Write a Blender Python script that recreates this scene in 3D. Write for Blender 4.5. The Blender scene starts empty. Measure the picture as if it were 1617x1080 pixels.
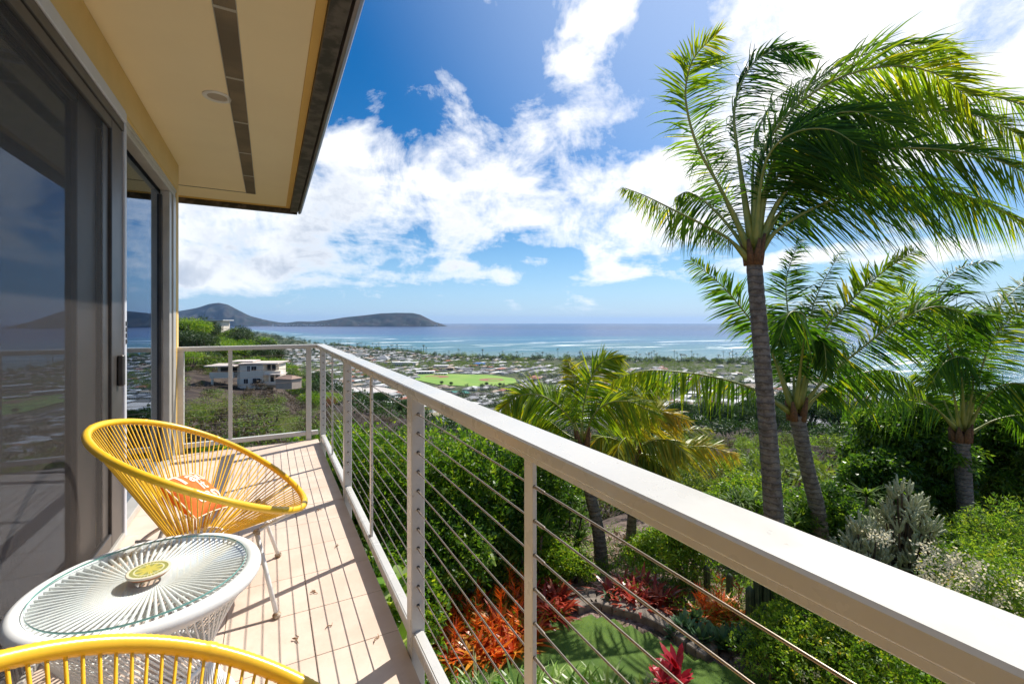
import bpy, math, random
import numpy as np
from mathutils import Vector, Matrix, Euler
random.seed(7)
rng = np.random.default_rng(11)
SC = bpy.context.scene
COL = SC.collection
rad = math.radians

# ------------------------------------------------------------------ camera
YAW = rad(28.1)
CAMZ = 1.30
FP = 718.7                       # focal length in photo pixels
cam_d = bpy.data.cameras.new('camera'); cam = bpy.data.objects.new('camera', cam_d); COL.objects.link(cam)
cam.location = (0, 0, CAMZ); cam.rotation_euler = (rad(90), 0, -YAW)
cam_d.sensor_width = 36; cam_d.lens = 16.0
cam_d.shift_y = -(540 - 509) / 1617
cam_d.clip_start = .02; cam_d.clip_end = 120000
SC.camera = cam

# ------------------------------------------------------------------ sun, sky, exposure
SUN_EL = rad(48); SUN_H = Vector((.921, .389, 0)).normalized()
SUN_DIR = Vector((SUN_H.x * math.cos(SUN_EL), SUN_H.y * math.cos(SUN_EL), math.sin(SUN_EL)))
sun_d = bpy.data.lights.new('sun', 'SUN'); sun = bpy.data.objects.new('sun', sun_d); COL.objects.link(sun)
sun.rotation_euler = SUN_DIR.to_track_quat('Z', 'Y').to_euler()
sun_d.energy = 4.05; sun_d.angle = rad(.5); sun_d.color = (1, .95, .87)
SC.view_settings.view_transform = 'Standard'; SC.view_settings.look = 'None'
SC.view_settings.exposure = .70; SC.view_settings.gamma = 1

FW = (math.sin(YAW), math.cos(YAW)); RT = (math.cos(YAW), -math.sin(YAW))
def W(px, py, d):
    u = (px - 808.5) / FP; v = (py - 509) / FP
    return Vector((d * (FW[0] + u * RT[0]), d * (FW[1] + u * RT[1]), CAMZ - v * d))
def XY(px, d):
    p = W(px, 509, d); return p.x, p.y

world = bpy.data.worlds.new('World'); SC.world = world; world.use_nodes = True
class NT:
    def __init__(s, tree): s.t = tree
    def n(s, typ, ins=None, **kw):
        nd = s.t.nodes.new(typ)
        for k, v in kw.items(): setattr(nd, k, v)
        if ins:
            for k, v in ins.items():
                sk = nd.inputs[k]
                if isinstance(v, bpy.types.NodeSocket): s.t.links.new(v, sk)
                elif isinstance(v, bpy.types.Node): s.t.links.new(v.outputs[0], sk)
                else: sk.default_value = v
        return nd
    def m(s, op, a, b=None, c=None, clamp=False):
        i = {0: a}
        if b is not None: i[1] = b
        if c is not None: i[2] = c
        return s.n('ShaderNodeMath', i, operation=op, use_clamp=clamp).outputs[0]
    def mr(s, x, a, b, c=0., d=1., smooth=True):
        return s.n('ShaderNodeMapRange', {0: x, 1: a, 2: b, 3: c, 4: d}, interpolation_type='SMOOTHSTEP' if smooth else 'LINEAR', clamp=True).outputs[0]
    def mix(s, f, a, b, blend='MIX'):
        nd = s.n('ShaderNodeMix', data_type='RGBA', blend_type=blend)
        for i, v in ((0, f), (6, a), (7, b)):
            if isinstance(v, bpy.types.NodeSocket): s.t.links.new(v, nd.inputs[i])
            elif i == 0: nd.inputs[0].default_value = v
            else: nd.inputs[i].default_value = tuple(v) + ((1,) if len(v) == 3 else ())
        return nd.outputs[2]
    def noise(s, vec, scale, detail=4, rough=.5, dist=0):
        return s.n('ShaderNodeTexNoise', {'Vector': vec, 'Scale': scale, 'Detail': detail, 'Roughness': rough, 'Distortion': dist}).outputs[0]
    def link(s, a, b): s.t.links.new(a, b)

def build_world():
    t = world.node_tree; t.nodes.clear(); N = NT(t)
    out = N.n('ShaderNodeOutputWorld')
    sky = N.n('ShaderNodeTexSky', sky_type='NISHITA')
    sky.sun_disc = False; sky.sun_elevation = SUN_EL; sky.sun_rotation = math.atan2(SUN_H.x, SUN_H.y)
    sky.altitude = 150; sky.air_density = 1.0; sky.dust_density = .35; sky.ozone_density = 2.2
    hsv = N.n('ShaderNodeHueSaturation', {'Hue': .503, 'Saturation': 1.5, 'Value': .84, 'Color': sky.outputs[0]})
    skyc = N.mix(1., hsv.outputs[0], (SKYK,) * 3, 'MULTIPLY')
    tc = N.n('ShaderNodeTexCoord').outputs['Generated']
    sep = N.n('ShaderNodeSeparateXYZ', {0: tc}); z = sep.outputs[2]
    # cloud layer: directions dropped onto a plane overhead so that clouds shrink towards the horizon
    zz = N.m('ADD', N.m('MAXIMUM', z, 0.), .22)
    cx = N.m('DIVIDE', sep.outputs[0], zz); cy = N.m('DIVIDE', sep.outputs[1], zz)
    pl = N.n('ShaderNodeCombineXYZ', {0: cx, 1: cy, 2: 3.3}).outputs[0]
    n1 = N.noise(pl, 2.3, 9, .62, .35)
    n2 = N.noise(tc, 6.5, 9, .66, .35)
    nn = N.m('ADD', N.m('MULTIPLY', N.m('SUBTRACT', n1, .5), 1.5), N.m('MULTIPLY', N.m('SUBTRACT', n2, .5), 1.7))
    rot = N.n('ShaderNodeVectorRotate', {'Vector': tc, 'Angle': YAW}, rotation_type='Z_AXIS').outputs[0]   # x = right, y = forward
    warp = N.n('ShaderNodeTexNoise', {'Vector': rot, 'Scale': 4.5, 'Detail': 5., 'Roughness': .6}).outputs[1]
    rw = N.n('ShaderNodeVectorMath', {0: rot, 1: N.n('ShaderNodeVectorMath', {0: N.n('ShaderNodeVectorMath', {0: warp, 1: (.5, .5, .5)}, operation='SUBTRACT').outputs[0], 1: (.22, .0, .16)}, operation='MULTIPLY').outputs[0]}, operation='ADD').outputs[0]
    acc = None
    for (px, py, rx, ry, k) in CLOUDS:
        u = (px - 808.5) / FP; v = (509 - py) / FP; L = math.sqrt(1 + u * u + v * v)
        d = (u / L, 1 / L, v / L)
        sx = rx / FP / L ** 1.5; sz = ry / FP / L
        q = N.n('ShaderNodeVectorMath', {0: rw if min(rx, ry) > 25 else rot, 1: d}, operation='SUBTRACT').outputs[0]
        q = N.n('ShaderNodeVectorMath', {0: q, 1: (1 / sx, 1 / max(sx, .2), 1 / sz)}, operation='MULTIPLY').outputs[0]
        ln = N.n('ShaderNodeVectorMath', {0: q}, operation='LENGTH').outputs['Value']
        b = N.mr(ln, 1.7, .1, 0., k)
        acc = b if acc is None else N.m('ADD', acc, b)
    acc = N.m('MINIMUM', acc, .36)
    base = N.mr(z, .0, .5, CL_BASE0, CL_BASE1)
    dens = N.m('ADD', N.m('ADD', nn, acc), base)          # > 0 is cloud
    a = N.m('POWER', N.mr(dens, -.10, .34, smooth=False), .95)
    a = N.m('MULTIPLY', a, N.mr(z, .0, .05))
    # lit tops and greyer undersides
    n3 = N.noise(N.n('ShaderNodeVectorMath', {0: tc, 1: (.03, .02, -.05)}, operation='ADD').outputs[0], 5.5, 6, .58, .2)
    core = N.mr(dens, .10, .55)
    side = N.n('ShaderNodeVectorMath', {0: tc, 1: tuple(SUN_DIR)}, operation='DOT_PRODUCT').outputs['Value']
    toward = N.mr(side, .25, .9)
    sh = N.m('MULTIPLY', N.m('MULTIPLY', core, N.mr(n3, .38, .56)), N.m('SUBTRACT', 1.15, toward, clamp=True))
    wht = N.mix(toward, (.64, .665, .70), (.80, .79, .785))
    cc = N.mix(sh, wht, (.36, .41, .49))
    # bright veil round the sun
    veil = N.m('MULTIPLY', N.mr(side, .66, 1.05), .5)
    skyv = N.mix(veil, skyc, (.50, .62, .82))
    # pale moist air low over the sea
    low = N.m('MULTIPLY', N.mr(z, .28, -.01), .60)
    skyv = N.mix(low, skyv, (.22, .42, .70))
    col = N.mix(a, skyv, cc)
    bg = N.n('ShaderNodeBackground', {0: col, 1: 1.0})
    N.link(bg.outputs[0], out.inputs[0])
SKYK = .078
HZ_D = 1.45e-5
CL_BASE0, CL_BASE1 = -.17, -.10
CLOUDS = [ # centre in the photo frame, half sizes, strength (turned into directions on the sky)
 (330, 390, 190, 100, .45), (470, 340, 150, 100, .5), (600, 310, 130, 75, .45), (700, 340, 110, 55, .45), (560, 235, 60, 35, .25),
 (790, 240, 90, 55, .40), (850, 320, 110, 45, .38), (960, 300, 90, 45, .35), (1050, 320, 110, 55, .42), (1130, 300, 90, 50, .3), (700, 200, 50, 60, .2),
 (900, 85, 50, 32, .55), (950, 30, 38, 40, .5), (930, 160, 40, 30, .22), (1070, 255, 100, 45, .25),
 (1250, 30, 130, 80, .5), (1420, 30, 150, 90, .5), (1600, 60, 130, 130, .5), (1250, 200, 140, 80, .38), (1440, 190, 140, 70, .35), (590, 150, 26, 22, .3), (775, 30, 36, 26, .3), (700, 110, 24, 40, .24), (680, 20, 30, 20, .22), (1120, 190, 50, 45, .2), (1520, 260, 120, 50, .25),
 (735, 427, 32, 15, .5), (800, 438, 32, 12, .5), (845, 415, 26, 16, .45), (950, 408, 22, 26, .5), (985, 432, 34, 12, .5), (1050, 395, 70, 18, .5), (1170, 420, 65, 15, .5), (1075, 430, 40, 9, .4), (1330, 400, 90, 16, .45), (900, 380, 60, 14, .4), (1010, 360, 70, 22, .3), (640, 440, 60, 10, .3),
 (600, 467, 45, 8, .2), (680, 470, 45, 8, .2), (1500, 400, 100, 15, .35),
 (620, 90, 190, 120, -.28), (760, 50, 90, 80, -.22), (820, 210, 40, 30, -.2), (845, 285, 60, 22, -.2), (1010, 230, 40, 30, -.2), (1290, 120, 60, 40, -.15), (1050, 120, 50, 60, -.15), (450, 475, 260, 25, -.35), (1050, 465, 200, 16, -.2),
]
build_world()

# ------------------------------------------------------------------ helpers
def tag(o, label=None, cat=None, group=None, kind=None):
    if label: o['label'] = label
    if cat: o['category'] = cat
    if group: o['group'] = group
    if kind: o['kind'] = kind
    return o
def empty(name, loc=(0, 0, 0), rz=0, label=None, cat=None, group=None, parent=None):
    o = bpy.data.objects.new(name, None); COL.objects.link(o); o.location = loc; o.rotation_euler = (0, 0, rz)
    o.empty_display_size = .1
    if parent: o.parent = parent
    return tag(o, label, cat, group)
def mesh_obj(name, me, parent=None, loc=None, mat=None):
    o = bpy.data.objects.new(name, me); COL.objects.link(o)
    if parent: o.parent = parent
    if loc is not None: o.location = loc
    return o
class MB:
    """collects vertices and faces (numpy) and links them as ONE mesh"""
    def __init__(s): s.v = []; s.f = []; s.r = []; s.n = 0
    def add(s, v, fs, r=0., mi=0):
        v = np.asarray(v, dtype=np.float64).reshape(-1, 3)
        for f in (fs if isinstance(fs, list) else [fs]):
            f = np.asarray(f, dtype=np.int64)
            s.f.append((f + s.n, mi))
        s.v.append(v); s.n += len(v)
        s.r.append(np.broadcast_to(np.asarray(r, dtype=np.float64), (len(v),)).copy())
        return s
    def box(s, x0, x1, y0, y1, z0, z1, r=0., mi=0):
        v = [(x, y, z) for z in (z0, z1) for y in (y0, y1) for x in (x0, x1)]
        return s.add(v, [[0, 2, 3, 1], [4, 5, 7, 6], [0, 1, 5, 4], [2, 6, 7, 3], [0, 4, 6, 2], [1, 3, 7, 5]], r, mi)
    def bbox(s, x0, x1, y0, y1, z0, z1, b, r=0., mi=0):
        """box with chamfered edges"""
        xs = (x0, x1); ys = (y0, y1); zs = (z0, z1); v = []; idx = {}
        for i in (0, 1):
            for j in (0, 1):
                for k in (0, 1):
                    sx, sy, sz = 1 - 2 * i, 1 - 2 * j, 1 - 2 * k
                    for a, p in enumerate(((0, b, b), (b, 0, b), (b, b, 0))):
                        idx[i, j, k, a] = len(v); v.append((xs[i] + sx * p[0], ys[j] + sy * p[1], zs[k] + sz * p[2]))
        q = []
        for i in (0, 1):
            q.append([idx[i, j, k, 0] for j, k in ((0, 0), (1, 0), (1, 1), (0, 1))])
            q.append([idx[j, i, k, 1] for j, k in ((0, 0), (1, 0), (1, 1), (0, 1))])
            q.append([idx[j, k, i, 2] for j, k in ((0, 0), (1, 0), (1, 1), (0, 1))])
            for j in (0, 1):
                q.append([idx[i, j, 0, 0], idx[i, j, 1, 0], idx[i, j, 1, 1], idx[i, j, 0, 1]])
                q.append([idx[i, 0, j, 0], idx[i, 1, j, 0], idx[i, 1, j, 2], idx[i, 0, j, 2]])
                q.append([idx[0, i, j, 1], idx[1, i, j, 1], idx[1, i, j, 2], idx[0, i, j, 2]])
        t = [[idx[i, j, k, a] for a in range(3)] for i in (0, 1) for j in (0, 1) for k in (0, 1)]
        return s.add(v, [q, t], r, mi)
    def tube(s, pts, radii, sides=8, r=0., mi=0, closed=False, cap=True):
        P = np.asarray([tuple(p) for p in pts], float); n = len(P)
        R = np.broadcast_to(np.asarray(radii, float), (n,))
        T = np.roll(P, -1, 0) - np.roll(P, 1, 0) if closed else np.gradient(P, axis=0)
        T /= np.linalg.norm(T, axis=1)[:, None] + 1e-12
        up = np.array([0, 0, 1.]) if abs(T[:, 2]).mean() < .9 else np.array([1., 0, 0])
        A = np.cross(T, up); A /= np.linalg.norm(A, axis=1)[:, None] + 1e-12
        B = np.cross(T, A)
        th = np.arange(sides) / sides * 2 * math.pi
        V = P[:, None] + R[:, None, None] * (np.cos(th)[None, :, None] * A[:, None] + np.sin(th)[None, :, None] * B[:, None])
        m = n if closed else n - 1
        i = np.arange(m)[:, None]; j = np.arange(sides)[None]
        i2 = (i + 1) % n; j2 = (j + 1) % sides
        F = np.stack([i * sides + j, i * sides + j2, i2 * sides + j2, i2 * sides + j], -1).reshape(-1, 4)
        fs = [F]
        if cap and not closed: fs += [np.arange(sides)[None, ::-1], ((n - 1) * sides + np.arange(sides))[None]]
        rr = r if np.ndim(r) == 0 else np.repeat(r, sides)
        return s.add(V.reshape(-1, 3), fs, rr, mi)
    def lathe(s, prof, sides=32, c=(0, 0, 0), r=0., mi=0):
        pr = np.asarray(prof, float); n = len(pr); th = np.arange(sides) / sides * 2 * math.pi
        V = np.stack([c[0] + pr[:, 0, None] * np.cos(th), c[1] + pr[:, 0, None] * np.sin(th), c[2] + np.broadcast_to(pr[:, 1, None], (n, sides))], -1)
        i = np.arange(n - 1)[:, None]; j = np.arange(sides)[None]; j2 = (j + 1) % sides
        F = np.stack([i * sides + j, i * sides + j2, (i + 1) * sides + j2, (i + 1) * sides + j], -1).reshape(-1, 4)
        return s.add(V.reshape(-1, 3), [F], r, mi)
    def mesh(s, name, mats, smooth=False):
        V = np.concatenate(s.v); me = bpy.data.meshes.new(name)
        me.vertices.add(len(V)); me.vertices.foreach_set('co', V.ravel())
        loops = []; starts = []; tot = []; mi = []; p = 0
        for f, m in s.f:
            if f.ndim == 1: f = f[None]
            k = f.shape[1]; c = len(f)
            loops.append(f.ravel()); starts.append(p + np.arange(c) * k); tot.append(np.full(c, k)); mi.append(np.full(c, m)); p += c * k
        loops = np.concatenate(loops); starts = np.concatenate(starts); tot = np.concatenate(tot); mi = np.concatenate(mi)
        me.loops.add(len(loops)); me.loops.foreach_set('vertex_index', loops.astype(np.int32))
        me.polygons.add(len(starts)); me.polygons.foreach_set('loop_start', starts.astype(np.int32)); me.polygons.foreach_set('loop_total', tot.astype(np.int32))
        me.polygons.foreach_set('material_index', mi.astype(np.int32))
        me.polygons.foreach_set('use_smooth', np.full(len(starts), bool(smooth)))
        at = me.attributes.new('rnd', 'FLOAT', 'POINT'); at.data.foreach_set('value', np.concatenate(s.r).astype(np.float32))
        for m in (mats if isinstance(mats, (list, tuple)) else [mats]): me.materials.append(m)
        me.update(calc_edges=True); me.validate()
        return me
    def build(s, name, mats, parent=None, loc=None, smooth=False):
        return mesh_obj(name, s.mesh(name, mats, smooth), parent, loc)

def ribbons(mb, P, D, S, L, Wd, seg=3, droop=0., r=0., shape='leaf', mi=0, fold=0., dv=(0., 0., -1.)):
    """many tapering blades: base P, direction D, side S, length L, width Wd; droop bends them down. All vectorised."""
    P = np.asarray(P, float); n = len(P)
    D = D / (np.linalg.norm(D, axis=1)[:, None] + 1e-9)
    S = S - D * (S * D).sum(1)[:, None]; S = S / (np.linalg.norm(S, axis=1)[:, None] + 1e-9)
    Nn = np.cross(S, D)
    L = np.broadcast_to(L, (n,)).astype(float); Wd = np.broadcast_to(Wd, (n,)).astype(float); droop = np.broadcast_to(droop, (n,)).astype(float)
    t = np.linspace(0, 1, seg + 1)
    if shape == 'leaf': w = np.sin(np.clip(t * .92 + .08, 0, 1) * math.pi) ** .7
    elif shape == 'blade': w = np.minimum(1, (1 - t) * 2.2 + .0) * (0.55 + .45 * np.minimum(1, t * 5))
    else: w = 1 - t * .85
    w[-1] = .0
    c = P[:, None] + D[:, None] * (t[None, :, None] * L[:, None, None]) + np.asarray(dv, float).reshape(-1, 1, 3) * (droop * L)[:, None, None] * (t ** 2)[None, :, None]
    off = S[:, None] * (w[None, :, None] * Wd[:, None, None] * .5)
    lift = Nn[:, None] * (w[None, :, None] * (Wd * fold)[:, None, None])
    V = np.empty((n, 2 * seg + 1, 3))
    V[:, 0:2 * seg:2] = (c - off + lift)[:, :seg]; V[:, 1:2 * seg:2] = (c + off + lift)[:, :seg]; V[:, 2 * seg] = c[:, seg]
    b = (np.arange(n) * (2 * seg + 1))[:, None]
    fs = []
    if seg > 1:
        k = np.arange(seg - 1)[None]
        Q = np.stack([b + 2 * k, b + 2 * k + 1, b + 2 * k + 3, b + 2 * k + 2], -1).reshape(-1, 4); fs.append(Q)
    T = np.concatenate([b + 2 * seg - 2, b + 2 * seg - 1, b + 2 * seg], 1); fs.append(T)
    rr = np.repeat(np.broadcast_to(r, (n,)), 2 * seg + 1)
    mb.add(V.reshape(-1, 3), fs, rr, mi)

def unit(n, g=rng):
    v = g.normal(size=(n, 3)); return v / np.linalg.norm(v, axis=1)[:, None]
def catmull(pts, n):
    P = np.asarray([tuple(p) for p in pts], float); P = np.vstack([2 * P[0] - P[1], P, 2 * P[-1] - P[-2]])
    m = len(P) - 3; t = np.linspace(0, m - 1e-6, n); i = t.astype(int); f = (t - i)[:, None]
    a, b, c, d = P[i], P[i + 1], P[i + 2], P[i + 3]
    return .5 * (2 * b + (c - a) * f + (2 * a - 5 * b + 4 * c - d) * f ** 2 + (3 * b - a - 3 * c + d) * f ** 3)
def copy_tree(o, parent=None):
    c = o.copy(); COL.objects.link(c); c.parent = parent
    if parent: c.matrix_parent_inverse = o.matrix_parent_inverse
    for ch in CH.get(o.name, []): 
        copy_tree(ch, c)
    return c
CH = {}
def index_children(root):
    for o in [root] + list(root.children_recursive): CH[o.name] = list(o.children)

# ------------------------------------------------------------------ materials
def mat(name, fn=None, color=None, rough=.5, metal=0., spec=.5):
    m = bpy.data.materials.new(name); m.use_nodes = True; t = m.node_tree; N = NT(t)
    b = t.nodes['Principled BSDF']; b.inputs['Roughness'].default_value = rough; b.inputs['Metallic'].default_value = metal
    b.inputs['Specular IOR Level'].default_value = spec
    if color: b.inputs['Base Color'].default_value = tuple(color) + (1,)
    m.diffuse_color = (tuple(color) + (1,)) if color else (.5, .5, .5, 1)
    if fn: fn(N, b)
    return m
def OC(N): return N.n('ShaderNodeTexCoord').outputs['Object']
def PO(N): return N.n('ShaderNodeNewGeometry').outputs['Position']
def RND(N): return N.n('ShaderNodeAttribute', attribute_name='rnd').outputs['Fac']
def bump(N, b, h, strength=.3, dist=.01):
    bp = N.n('ShaderNodeBump', {'Height': h, 'Strength': strength, 'Distance': dist}); N.link(bp.outputs[0], b.inputs['Normal'])
def noisy(name, c1, c2, scale=5, rough=.5, detail=5, bmp=0, bd=.01, metal=0, spec=.5, world=False, lo=.35, hi=.65, r2=None):
    def f(N, b):
        v = PO(N) if world else OC(N)
        n = N.noise(v, scale, detail, .6)
        N.link(N.mix(N.mr(n, lo, hi), c1, c2), b.inputs['Base Color'])
        if r2 is not None: N.link(N.mr(n, lo, hi, rough, r2), b.inputs['Roughness'])
        if bmp: bump(N, b, N.noise(v, scale * 6, 4, .6), bmp, bd)
    return mat(name, f, rough=rough, metal=metal, spec=spec)
def leafmat(name, cols, trans=.38, rough=.38, tcol=None, spec=.5, zvar=None):
    """foliage: colour varies from leaf to leaf (rnd), light shines through"""
    m = bpy.data.materials.new(name); m.use_nodes = True; t = m.node_tree; N = NT(t); b = t.nodes['Principled BSDF']
    r = RND(N)
    ramp = N.n('ShaderNodeValToRGB', {0: r}); cr = ramp.color_ramp
    while len(cr.elements) < len(cols): cr.elements.new(.5)
    for i, c in enumerate(cols):
        cr.elements[i].position = i / max(1, len(cols) - 1); cr.elements[i].color = tuple(c) + (1,)
    n = N.noise(PO(N), 2.2, 3, .6)
    colr = N.n('ShaderNodeHueSaturation', {'Value': N.mr(n, .3, .7, .75, 1.25), 'Color': ramp.outputs[0]}).outputs[0]
    N.link(colr, b.inputs['Base Color']); b.inputs['Roughness'].default_value = rough; b.inputs['Specular IOR Level'].default_value = spec
    tr = N.n('ShaderNodeBsdfTranslucent'); 
    tcx = N.mix(1., colr, tcol or (1.9, 1.7, .8), 'MULTIPLY'); N.link(tcx, tr.inputs[0])
    mx = N.n('ShaderNodeMixShader', {0: trans}); N.link(b.outputs[0], mx.inputs[1]); N.link(tr.outputs[0], mx.inputs[2])
    N.link(mx.outputs[0], t.nodes['Material Output'].inputs[0])
    return m
M = {}
def f(N, b):
    v = OC(N); c = N.mix(N.mr(N.noise(v, 3, 5, .6), .35, .65), (.55, .535, .50), (.59, .58, .55))
    c = N.mix(N.mr(N.noise(v, 55, 3, .5), .71, .77, 0, .35), c, (.30, .22, .14))          # specks of dirt and rust
    c = N.mix(N.mr(N.noise(v, 1.1, 6, .7), .55, .75, 0, .18), c, (.45, .41, .34))
    N.link(c, b.inputs['Base Color']); N.link(N.mr(N.noise(v, 7, 5, .6), .3, .7, .20, .36), b.inputs['Roughness'])
M['paint'] = mat('beige_satin_paint', f, rough=.25)
M['steel'] = noisy('weathered_steel_cable', (.36, .34, .31), (.30, .22, .15), 14, .35, metal=.75)
M['stucco'] = noisy('yellow_stucco', (.80, .57, .24), (.76, .54, .22), 4, .75, bmp=.15, bd=.002)
M['soffit'] = noisy('cream_yellow_soffit', (.91, .79, .52), (.88, .76, .50), 1.2, .8)
M['trim'] = noisy('yellow_trim', (.74, .48, .13), (.70, .45, .12), 3, .6)
M['fascia'] = noisy('weathered_copper', (.045, .04, .035), (.13, .11, .10), 9, .45, metal=.3, detail=8, lo=.42, hi=.62)
M['gutter'] = noisy('copper_gutter', (.30, .25, .26), (.36, .32, .33), 3, .3, metal=.9)
M['white'] = noisy('white_enamel', (.78, .78, .76), (.70, .69, .66), 12, .3)
M['dark'] = mat('dark_void', color=(.015, .015, .015), rough=.8)
M['bronze'] = noisy('bronze_aluminium', (.050, .045, .042), (.075, .066, .06), 5, .4, metal=.2)
M['silver'] = noisy('champagne_aluminium', (.46, .43, .38), (.53, .50, .45), 4, .35, metal=.25)
M['grey_alu'] = noisy('pale_grey_aluminium', (.55, .56, .6), (.6, .61, .65), 4, .35)
M['rust'] = noisy('rusty_foot', (.22, .12, .05), (.55, .48, .38), 60, .7)
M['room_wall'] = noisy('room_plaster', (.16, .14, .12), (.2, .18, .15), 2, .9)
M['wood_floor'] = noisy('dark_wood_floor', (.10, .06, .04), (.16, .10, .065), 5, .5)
M['roof'] = noisy('roof_membrane', (.22, .21, .2), (.3, .29, .27), 2, .9)
def f(N, b):
    v = PO(N)
    n1 = N.noise(v, 3.2, 6, .65); n2 = N.noise(v, 38, 5, .7); r = N.n('ShaderNodeObjectInfo').outputs['Random']
    c = N.mix(N.mr(n1, .3, .7), (.60, .46, .36), (.72, .60, .49))
    c = N.mix(N.m('MULTIPLY', r, .45), c, (.66, .50, .40))
    c = N.mix(N.mr(n2, .62, .74, 0, .55), c, (.36, .26, .19))
    c = N.mix(N.mr(N.noise(v, 1.3, 5, .6), .58, .72, 0, .35), c, (.38, .29, .22))
    N.link(c, b.inputs['Base Color']); bump(N, b, N.noise(v, 45, 6, .7), .25, .004)
M['tile'] = mat('travertine_tile', f, rough=.55)
M['grout'] = noisy('sand_grout', (.34, .27, .21), (.28, .22, .17), 20, .9)
M['slab'] = noisy('deck_slab_render', (.50, .42, .32), (.42, .35, .27), 3, .85, bmp=.2)
def f(N, b):
    b.inputs['Base Color'].default_value = (.02, .025, .03, 1)
M['vent'] = noisy('vent_mesh', (.24, .19, .12), (.15, .12, .08), 2, .6)
def glass(name, ior, tint, gtint=(1, 1, 1), rough=0.):
    m = bpy.data.materials.new(name); m.use_nodes = True; t = m.node_tree; N = NT(t); t.nodes.remove(t.nodes['Principled BSDF'])
    bf = N.n('ShaderNodeNewGeometry').outputs['Backfacing']
    fr = N.n('ShaderNodeFresnel', {'IOR': N.mr(bf, 0., 1., ior, 1 / ior, smooth=False)}); tr = N.n('ShaderNodeBsdfTransparent', {0: tuple(tint) + (1,)})
    gl = N.n('ShaderNodeBsdfGlossy', {0: tuple(gtint) + (1,), 'Roughness': rough})
    mx = N.n('ShaderNodeMixShader', {0: fr}); N.link(tr.outputs[0], mx.inputs[1]); N.link(gl.outputs[0], mx.inputs[2])
    N.link(mx.outputs[0], t.nodes['Material Output'].inputs[0]); return m
M['glass'] = glass('window_glass', 2.4, (.5, .54, .58), (.72, .84, 1.))
M['door_glass'] = glass('door_glass', 2.9, (.38, .40, .43), (.55, .70, .92))
M['table_glass'] = glass('table_glass', 1.35, (.975, .99, .985))
M['glass_edge'] = mat('green_glass_edge', color=(.16, .36, .32), rough=.1)
def scr(name):
    m = bpy.data.materials.new(name); m.use_nodes = True; t = m.node_tree; N = NT(t); b = t.nodes['Principled BSDF']
    b.inputs['Base Color'].default_value = (.07, .06, .055, 1); b.inputs['Roughness'].default_value = .6
    tr = N.n('ShaderNodeBsdfTransparent')
    sp = N.n('ShaderNodeSeparateXYZ', {0: PO(N)})
    wv = N.m('SINE', N.m('MULTIPLY', sp.outputs[1], 420.)); wz = N.m('SINE', N.m('MULTIPLY', sp.outputs[2], 420.))
    k = N.m('ADD', .76, N.m('MULTIPLY', N.m('ADD', wv, wz), .012))
    mx = N.n('ShaderNodeMixShader', {0: k}); N.link(b.outputs[0], mx.inputs[1]); N.link(tr.outputs[0], mx.inputs[2])
    N.link(mx.outputs[0], t.nodes['Material Output'].inputs[0]); return m
M['screen'] = scr('insect_screen')
M['yellow'] = noisy('yellow_vinyl_cord', (.90, .56, .03), (.85, .50, .025), 9, .28)
M['cord_white'] = noisy('white_vinyl_cord', (.86, .86, .84), (.80, .80, .78), 9, .35)
# ------------------------------------------------------------------ house
def part(mb, name, mats, parent, smooth=False):
    """mb is in world coordinates; parent is an unrotated thing"""
    o = mb.build(name, mats, parent, smooth=smooth)
    wl = Vector((0, 0, 0)); p = parent
    while p: wl += p.location; p = p.parent
    o.location = -wl
    return o
WX = -.80
house = empty('house', (-3.4, 0, -3.4), label='yellow stuccoed hillside house with sliding glass doors and a wide flat eave over the balcony', cat='house')
mb = MB()
mb.box(-7.2, WX, -6.5, 5.6, -3.6, -.012)                        # storey below
mb.box(-7.2, WX - .2, -6.5, -2.2, -.012, 2.87)
mb.box(WX - .2, WX, -6.5, -1.7, .0, 2.57)                     # wall behind the camera
mb.box(WX - .2, WX, -6.5, 5.6, 2.57, 2.868)                    # band above the doors
mb.box(WX - .2, WX, 5.40, 5.6, .0, 2.57)                     # corner pier
mb.box(-7.2, WX - .2, 5.45, 5.6, -.01, 2.868)
part(mb, 'wall', M['stucco'], house)
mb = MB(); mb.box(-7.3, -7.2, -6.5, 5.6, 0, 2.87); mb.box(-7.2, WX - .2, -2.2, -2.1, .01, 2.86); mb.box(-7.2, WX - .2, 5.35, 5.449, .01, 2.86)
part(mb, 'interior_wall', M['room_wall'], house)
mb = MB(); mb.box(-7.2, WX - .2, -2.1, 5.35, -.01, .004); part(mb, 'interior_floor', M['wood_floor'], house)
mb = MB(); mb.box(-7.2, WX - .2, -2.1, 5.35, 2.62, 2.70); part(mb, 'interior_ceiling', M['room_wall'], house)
# shadow gap between door head and wall, drawn as a thin yellow strip
mb = MB(); mb.bbox(WX, WX + .016, -1.7, 5.41, 2.575, 2.60, .004); part(mb, 'head_gap_strip', M['trim'], house)
mb = MB(); mb.bbox(WX, WX + .012, 5.405, 5.45, .0, 2.575, .004); part(mb, 'corner_bead', M['trim'], house)
mb = MB(); mb.box(-7.6, .352, -6.9, 7.03, 3.02, 3.12); part(mb, 'roof', M['roof'], house)
mb = MB(); mb.box(-7.6, .254, -6.9, 6.96, 2.870, 3.02)
soffit = part(mb, 'soffit', M['soffit'], house)
mb = MB(); mb.bbox(.202, .2535, -6.9, 6.905, 2.860, 2.8695, .002); mb.bbox(-7.6, .2535, 6.907, 6.958, 2.860, 2.8695, .002)
part(mb, 'soffit_trim', M['trim'], house)
mb = MB(); mb.box(-7.6, -.15, 6.375, 6.385, 2.8655, 2.8695); part(mb, 'reveal_line', M['fascia'], house)  # soffit groove drawn as a raised dark strip, its shade in the colour
mb = MB(); mb.bbox(-.242, -.146, -6.9, 6.385, 2.862, 2.8695, .002)
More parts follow.
